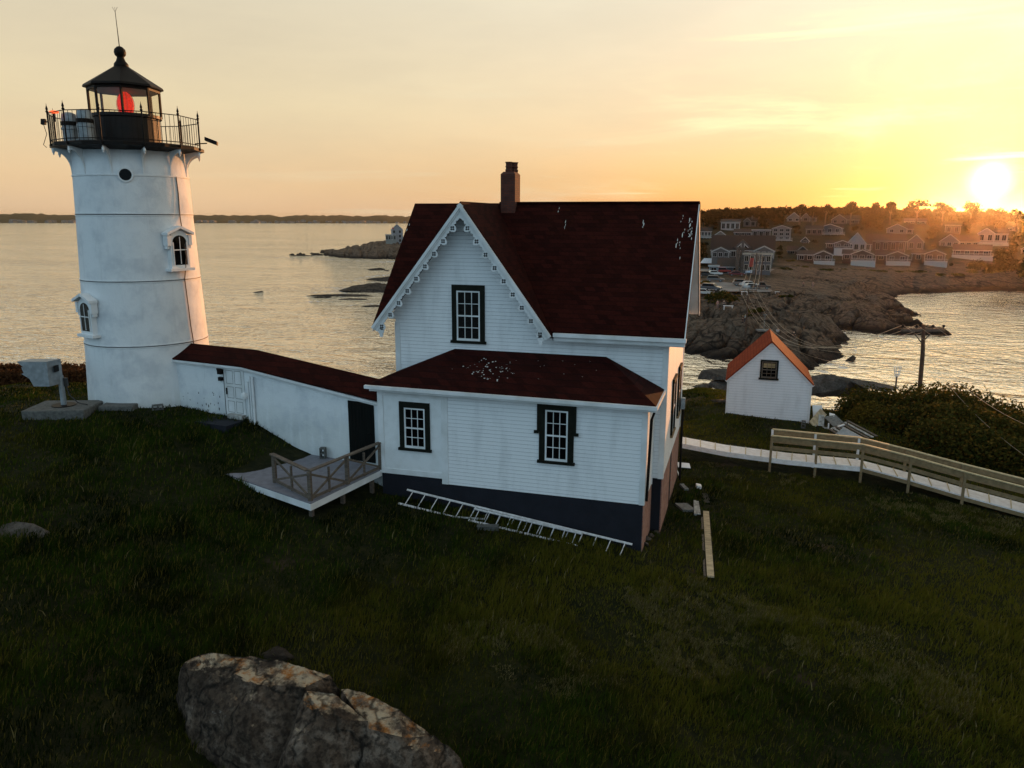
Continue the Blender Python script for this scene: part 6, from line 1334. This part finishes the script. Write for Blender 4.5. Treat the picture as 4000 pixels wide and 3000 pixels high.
# skyline trees one can tell apart
SK=[(2840,798,17,'small airy tree on the skyline nearest the house roof'),(2968,800,18,'domed tree on the skyline above the lodge, left of the pale gables'),(3130,787,30,'broad tree with sky showing through, above the pale grey gables'),(3180,800,18,'low tree right of the broad see-through tree'),(3330,778,26,'rounded tree above the long grey house'),(3420,782,24,'feathery tree left of the big domed trees near the sun'),(3485,776,26,'spiky topped tree left of the first big dome tree'),(3590,768,46,'first and tallest big domed tree left of the sun'),(3690,774,44,'second big domed tree left of the sun'),(3800,782,40,'wide tree right under the sun'),(3230,792,22,'small round tree between the skyline gables'),(3900,804,36,'low tree right of the sun'),(3980,806,30,'low tree at the right edge under the sun')]
for i,(u,v,hp,lb) in enumerate(SK):
    D=430; top=atD(u,v,D); r=hp*D/FPX*1.0; h=max(9,top[2]-8.5); p=np.array([top[0],top[1],top[2]-h]); t=thing('skyline_tree',lb,'tree',p,'skyline trees on the mainland'); q=treepts(p,r,h,620)
    o=leaves(q-p,NR.uniform(.5,1.0,len(q)),'crown',LF3,1.2); o.parent=t; mb=MB(); mb.tube([p-K*2,p+K*h*.4],[.45,.25],7)
    for j in range(4): a=j*1.6; mb.tube([p+K*h*.3,p+K*h*.65+np.array([math.cos(a),math.sin(a),0])*r*.5],[.2,.07],5)
    mb.build('trunk',M['oldwood'],t)
# round bush by the car park
p=mhit(2812,1180); s_=math.hypot(*(p-CAM)[:2])/FPX; P=np.concatenate([ellpts((p[0]+dx*s_*Rv[0],p[1]+dx*s_*Rv[1]+2,p[2]-.5),(r*s_,r*s_*.8,h*s_),2600) for dx,r,h in ((-28,38,46),(12,42,54),(44,30,34),(-50,24,24))]); tag(leaves(P,NR.uniform(.2,.4,len(P)),'round_bush',LF1,1.3),'big round green bush below the car park, left of the people','bush')
p=mhit(2756,1112); P=ellpts((p[0],p[1],p[2]-.3),(1.7,1.5,1.5),1500); tag(leaves(P,NR.uniform(.2,.35,len(P)),'small_bush',LF2,1.3),'small olive bush between parked cars at the roof edge','bush')
P=[]
for u,v,w_,h_ in ((2950,1206,34,10),(3000,1150,26,5),(2910,1225,20,8),(2860,1152,24,6),(3070,1150,20,5),(3130,1040,40,7),(3250,1052,60,8),(3400,1056,60,8),(3550,1058,60,8),(3700,1070,60,8),(3850,1060,60,12),(3950,1050,60,14),(3060,1050,26,12),(3090,1020,24,12)):
    p=mhit(u,v); s_=math.hypot(*(p-CAM)[:2])/FPX
    for i in range(7): dx=R.uniform(-w_,w_)*s_; P.append(ellpts((p[0]+dx*Rv[0],p[1]+dx*Rv[1]+R.uniform(-2,2),p[2]-.4),(w_*s_*.35,w_*s_*.3,h_*s_*R.uniform(.5,1)),420))
P=np.concatenate(P); tag(leaves(P,NR.uniform(.22,.42,len(P)),'scrub',LF1,1.3),'low green scrub between the shore rocks and the cottages','scrub',None,'stuff')
# ------------------------------------------------------------------ grass
def inside(x,y):
    bad=(x>-9.1)&(x<.05)&(y>-.06)&(y<2.3)|((x>-9.4)&(x<.4)&(y>2.1)&(y<9.4)); bad|=np.hypot(x-TX,y-TY)<2.4
    s=(x-P0[0])*dv[0]+(y-P0[1])*dv[1]; t=-((x-P0[0])*nv[0]+(y-P0[1])*nv[1]); bad|=(s>-.3)&(s<10.8)&(t>-.02)&(t<1.7)
    return bad
DQ=[DR[:2],DF[:2],DL_[:2],DBk[:2]]
def inquad(x,y,Q):
    r=np.ones(x.shape,bool); 
    for i in range(4):
        a=Q[i];b=Q[(i+1)%4]; r&=((b[0]-a[0])*(y-a[1])-(b[1]-a[1])*(x-a[0]))<0.02
    return r
q=[DR,DF,DL_,DBk]
def grass(n,rmin,rmax,h0,h1,name,m,label,patch=None,a0=-.95,a1=1.05,pw=1.,straw=False):
    r=rmin+(rmax-rmin)*NR.rand(n)**pw; a=NR.uniform(a0,a1,n); hd=YAW-a; x=CAM[0]-np.sin(hd)*r; y=CAM[1]+np.cos(hd)*r
    keep=~inside(x,y)&~inquad(x,y,DQ)&~inquad(x,y,DQ[::-1]); z=gz(x,y); keep&=z>-4.6
    keep&=~((x>sx0-.05)&(x<sx1+.05)&(y>SY-.02)&(y<SYB))
    for i in range(len(NF)-1):
        (A_,B_),(C2,D2x)=NF[i],NF[i+1]; Q=[A_[:2],C2[:2],D2x[:2],B_[:2]]; keep&=~inquad(x,y,Q)&~inquad(x,y,Q[::-1])
    dens=fbm(x*.45,y*.45,4); keep&=(NR.rand(n)<np.clip((dens-.3)*4,.5,1))
    for a_,b_,w_ in EXC:
        d_=(b_-a_)[:2]; L2=max(d_@d_,1e-6); tt=np.clip(((x-a_[0])*d_[0]+(y-a_[1])*d_[1])/L2,0,1); keep&=np.hypot(x-a_[0]-tt*d_[0],y-a_[1]-tt*d_[1])>w_
    if patch is not None: keep&=patch(x,y)
    x,y,z,r=x[keep],y[keep],z[keep],r[keep]; n=len(x); dens=dens[keep]
    far=np.clip((r-26)/14,0,1); h=NR.uniform(h0,h1,n)*(.55+.9*dens)*(1-.45*far)*(.35+1.25*fbm(x*2.1,y*2.1,3)); wdt=(.0042+.00042*r)*NR.uniform(.7,1.3,n)
    t=NR.uniform(0,6.283,n); lean=NR.uniform(.1,.75,n)*h; la=NR.normal(.6,1.1,n); dx,dy=np.cos(la)*lean,np.sin(la)*lean; wx,wy=np.cos(t)*wdt,np.sin(t)*wdt
    b=np.stack([x,y,z-.03],1); wv=np.stack([wx,wy,np.zeros(n)],1); md=b+np.stack([dx*.35,dy*.35,h*.6],1); tp=b+np.stack([dx,dy,h],1)
    v=np.stack([b-wv,b+wv,md+wv*.75,md-wv*.75,tp],1).reshape(-1,3); i=np.arange(n)[:,None]*5; lp=np.concatenate([i,i+1,i+2,i+3,i+3,i+2,i+4],1).ravel(); sz=np.tile([4,3],n)
    o=fastmesh(name,v,lp,sz,m); return tag(o,label,'grass',None,'stuff')
def grassmat():
    m,g,b,o=newmat('grass blades'); geo=g.N.new('ShaderNodeNewGeometry'); r=geo.outputs['Random Per Island']
    a=g.noise(o,.11,4,.6); c_=g.noise(g.mapping(o,(1,1,1),(0,0,0),(3,8,2)),.55,5,.65); d_=g.noise(o,2.2,3,.6)
    c=g.mix(g.rng(c_,.38,.62),(.006,.012,.0015),(.030,.054,.005)); c=g.mix(g.rng(g.m('ADD',a,g.m('MULTIPLY',sepxyz(g,o)[0],.006)),.42,.60,0,.85),c,(.115,.105,.011)); c=g.mix(g.rng(d_,.5,.75,0,.6),c,(.008,.012,.002)); c=g.mix(g.rng(r,.72,1.,0,.85),c,(.15,.12,.025))  # blades turn warmer along x, painting in the glow of the sunward sky
    g.put(b.inputs['Base Color'],c); b.inputs['Roughness'].default_value=.85; b.inputs['Specular IOR Level'].default_value=.05
    tl=g.N.new('ShaderNodeBsdfTranslucent'); g.put(tl.inputs[0],c); mx=g.N.new('ShaderNodeMixShader'); mx.inputs[0].default_value=.35
    g.L.new(b.outputs[0],mx.inputs[1]); g.L.new(tl.outputs[0],mx.inputs[2]); g.L.new(mx.outputs[0],m.node_tree.nodes['Material Output'].inputs[0]); return m
GM=grassmat(); GM2=leafmat('straw blades',(.08,.07,.025),(.14,.12,.045),(.28,.22,.10),.5)
grass(980000,9.5,58,.08,.25,'grass',GM,'long dark green grass covering the island')
grass(9000,9.5,46,.18,.34,'tall_grass',GM2,'scattered pale seed stalks standing in the dark grass',patch=lambda x,y: fbm(x*.3+40,y*.3,3)>.5)
for u_,v_,rw,n_,lb in ((2760,2400,1.5,26000,'dead straw-coloured grass patch below the long plank'),(2650,2560,.9,12000,'small dry grass patch left of the larger one below the plank'),(3350,2560,1.6,16000,'pale dry grass patch in the lower right slope'),(2050,2560,1.3,9000,'thin brown dry patch in the grass below the ladders'),(2960,1840,1.3,16000,'worn brown grass beside the walkway behind the house'),(3700,2000,1.6,16000,'dry grass along the lower edge of the boardwalk')):
    pq=hit(u_,v_); Dq=math.hypot(pq[0]-CAM[0],pq[1]-CAM[1]); aq=math.atan((u_-2000)/FPX/math.cos(PIT)*.97)
    grass(n_*3,Dq-rw*1.3,Dq+rw*1.3,.06,.17,'dry_grass',GM2,lb,a0=aq-2.2*rw/Dq,a1=aq+2.2*rw/Dq,patch=lambda x,y: (np.hypot((x-pq[0])*.6,y-pq[1])<rw*(.55+.9*fbm(x*1.1,y*1.1,3)))&(fbm(x*2.3,y*2.3,4)>.50))
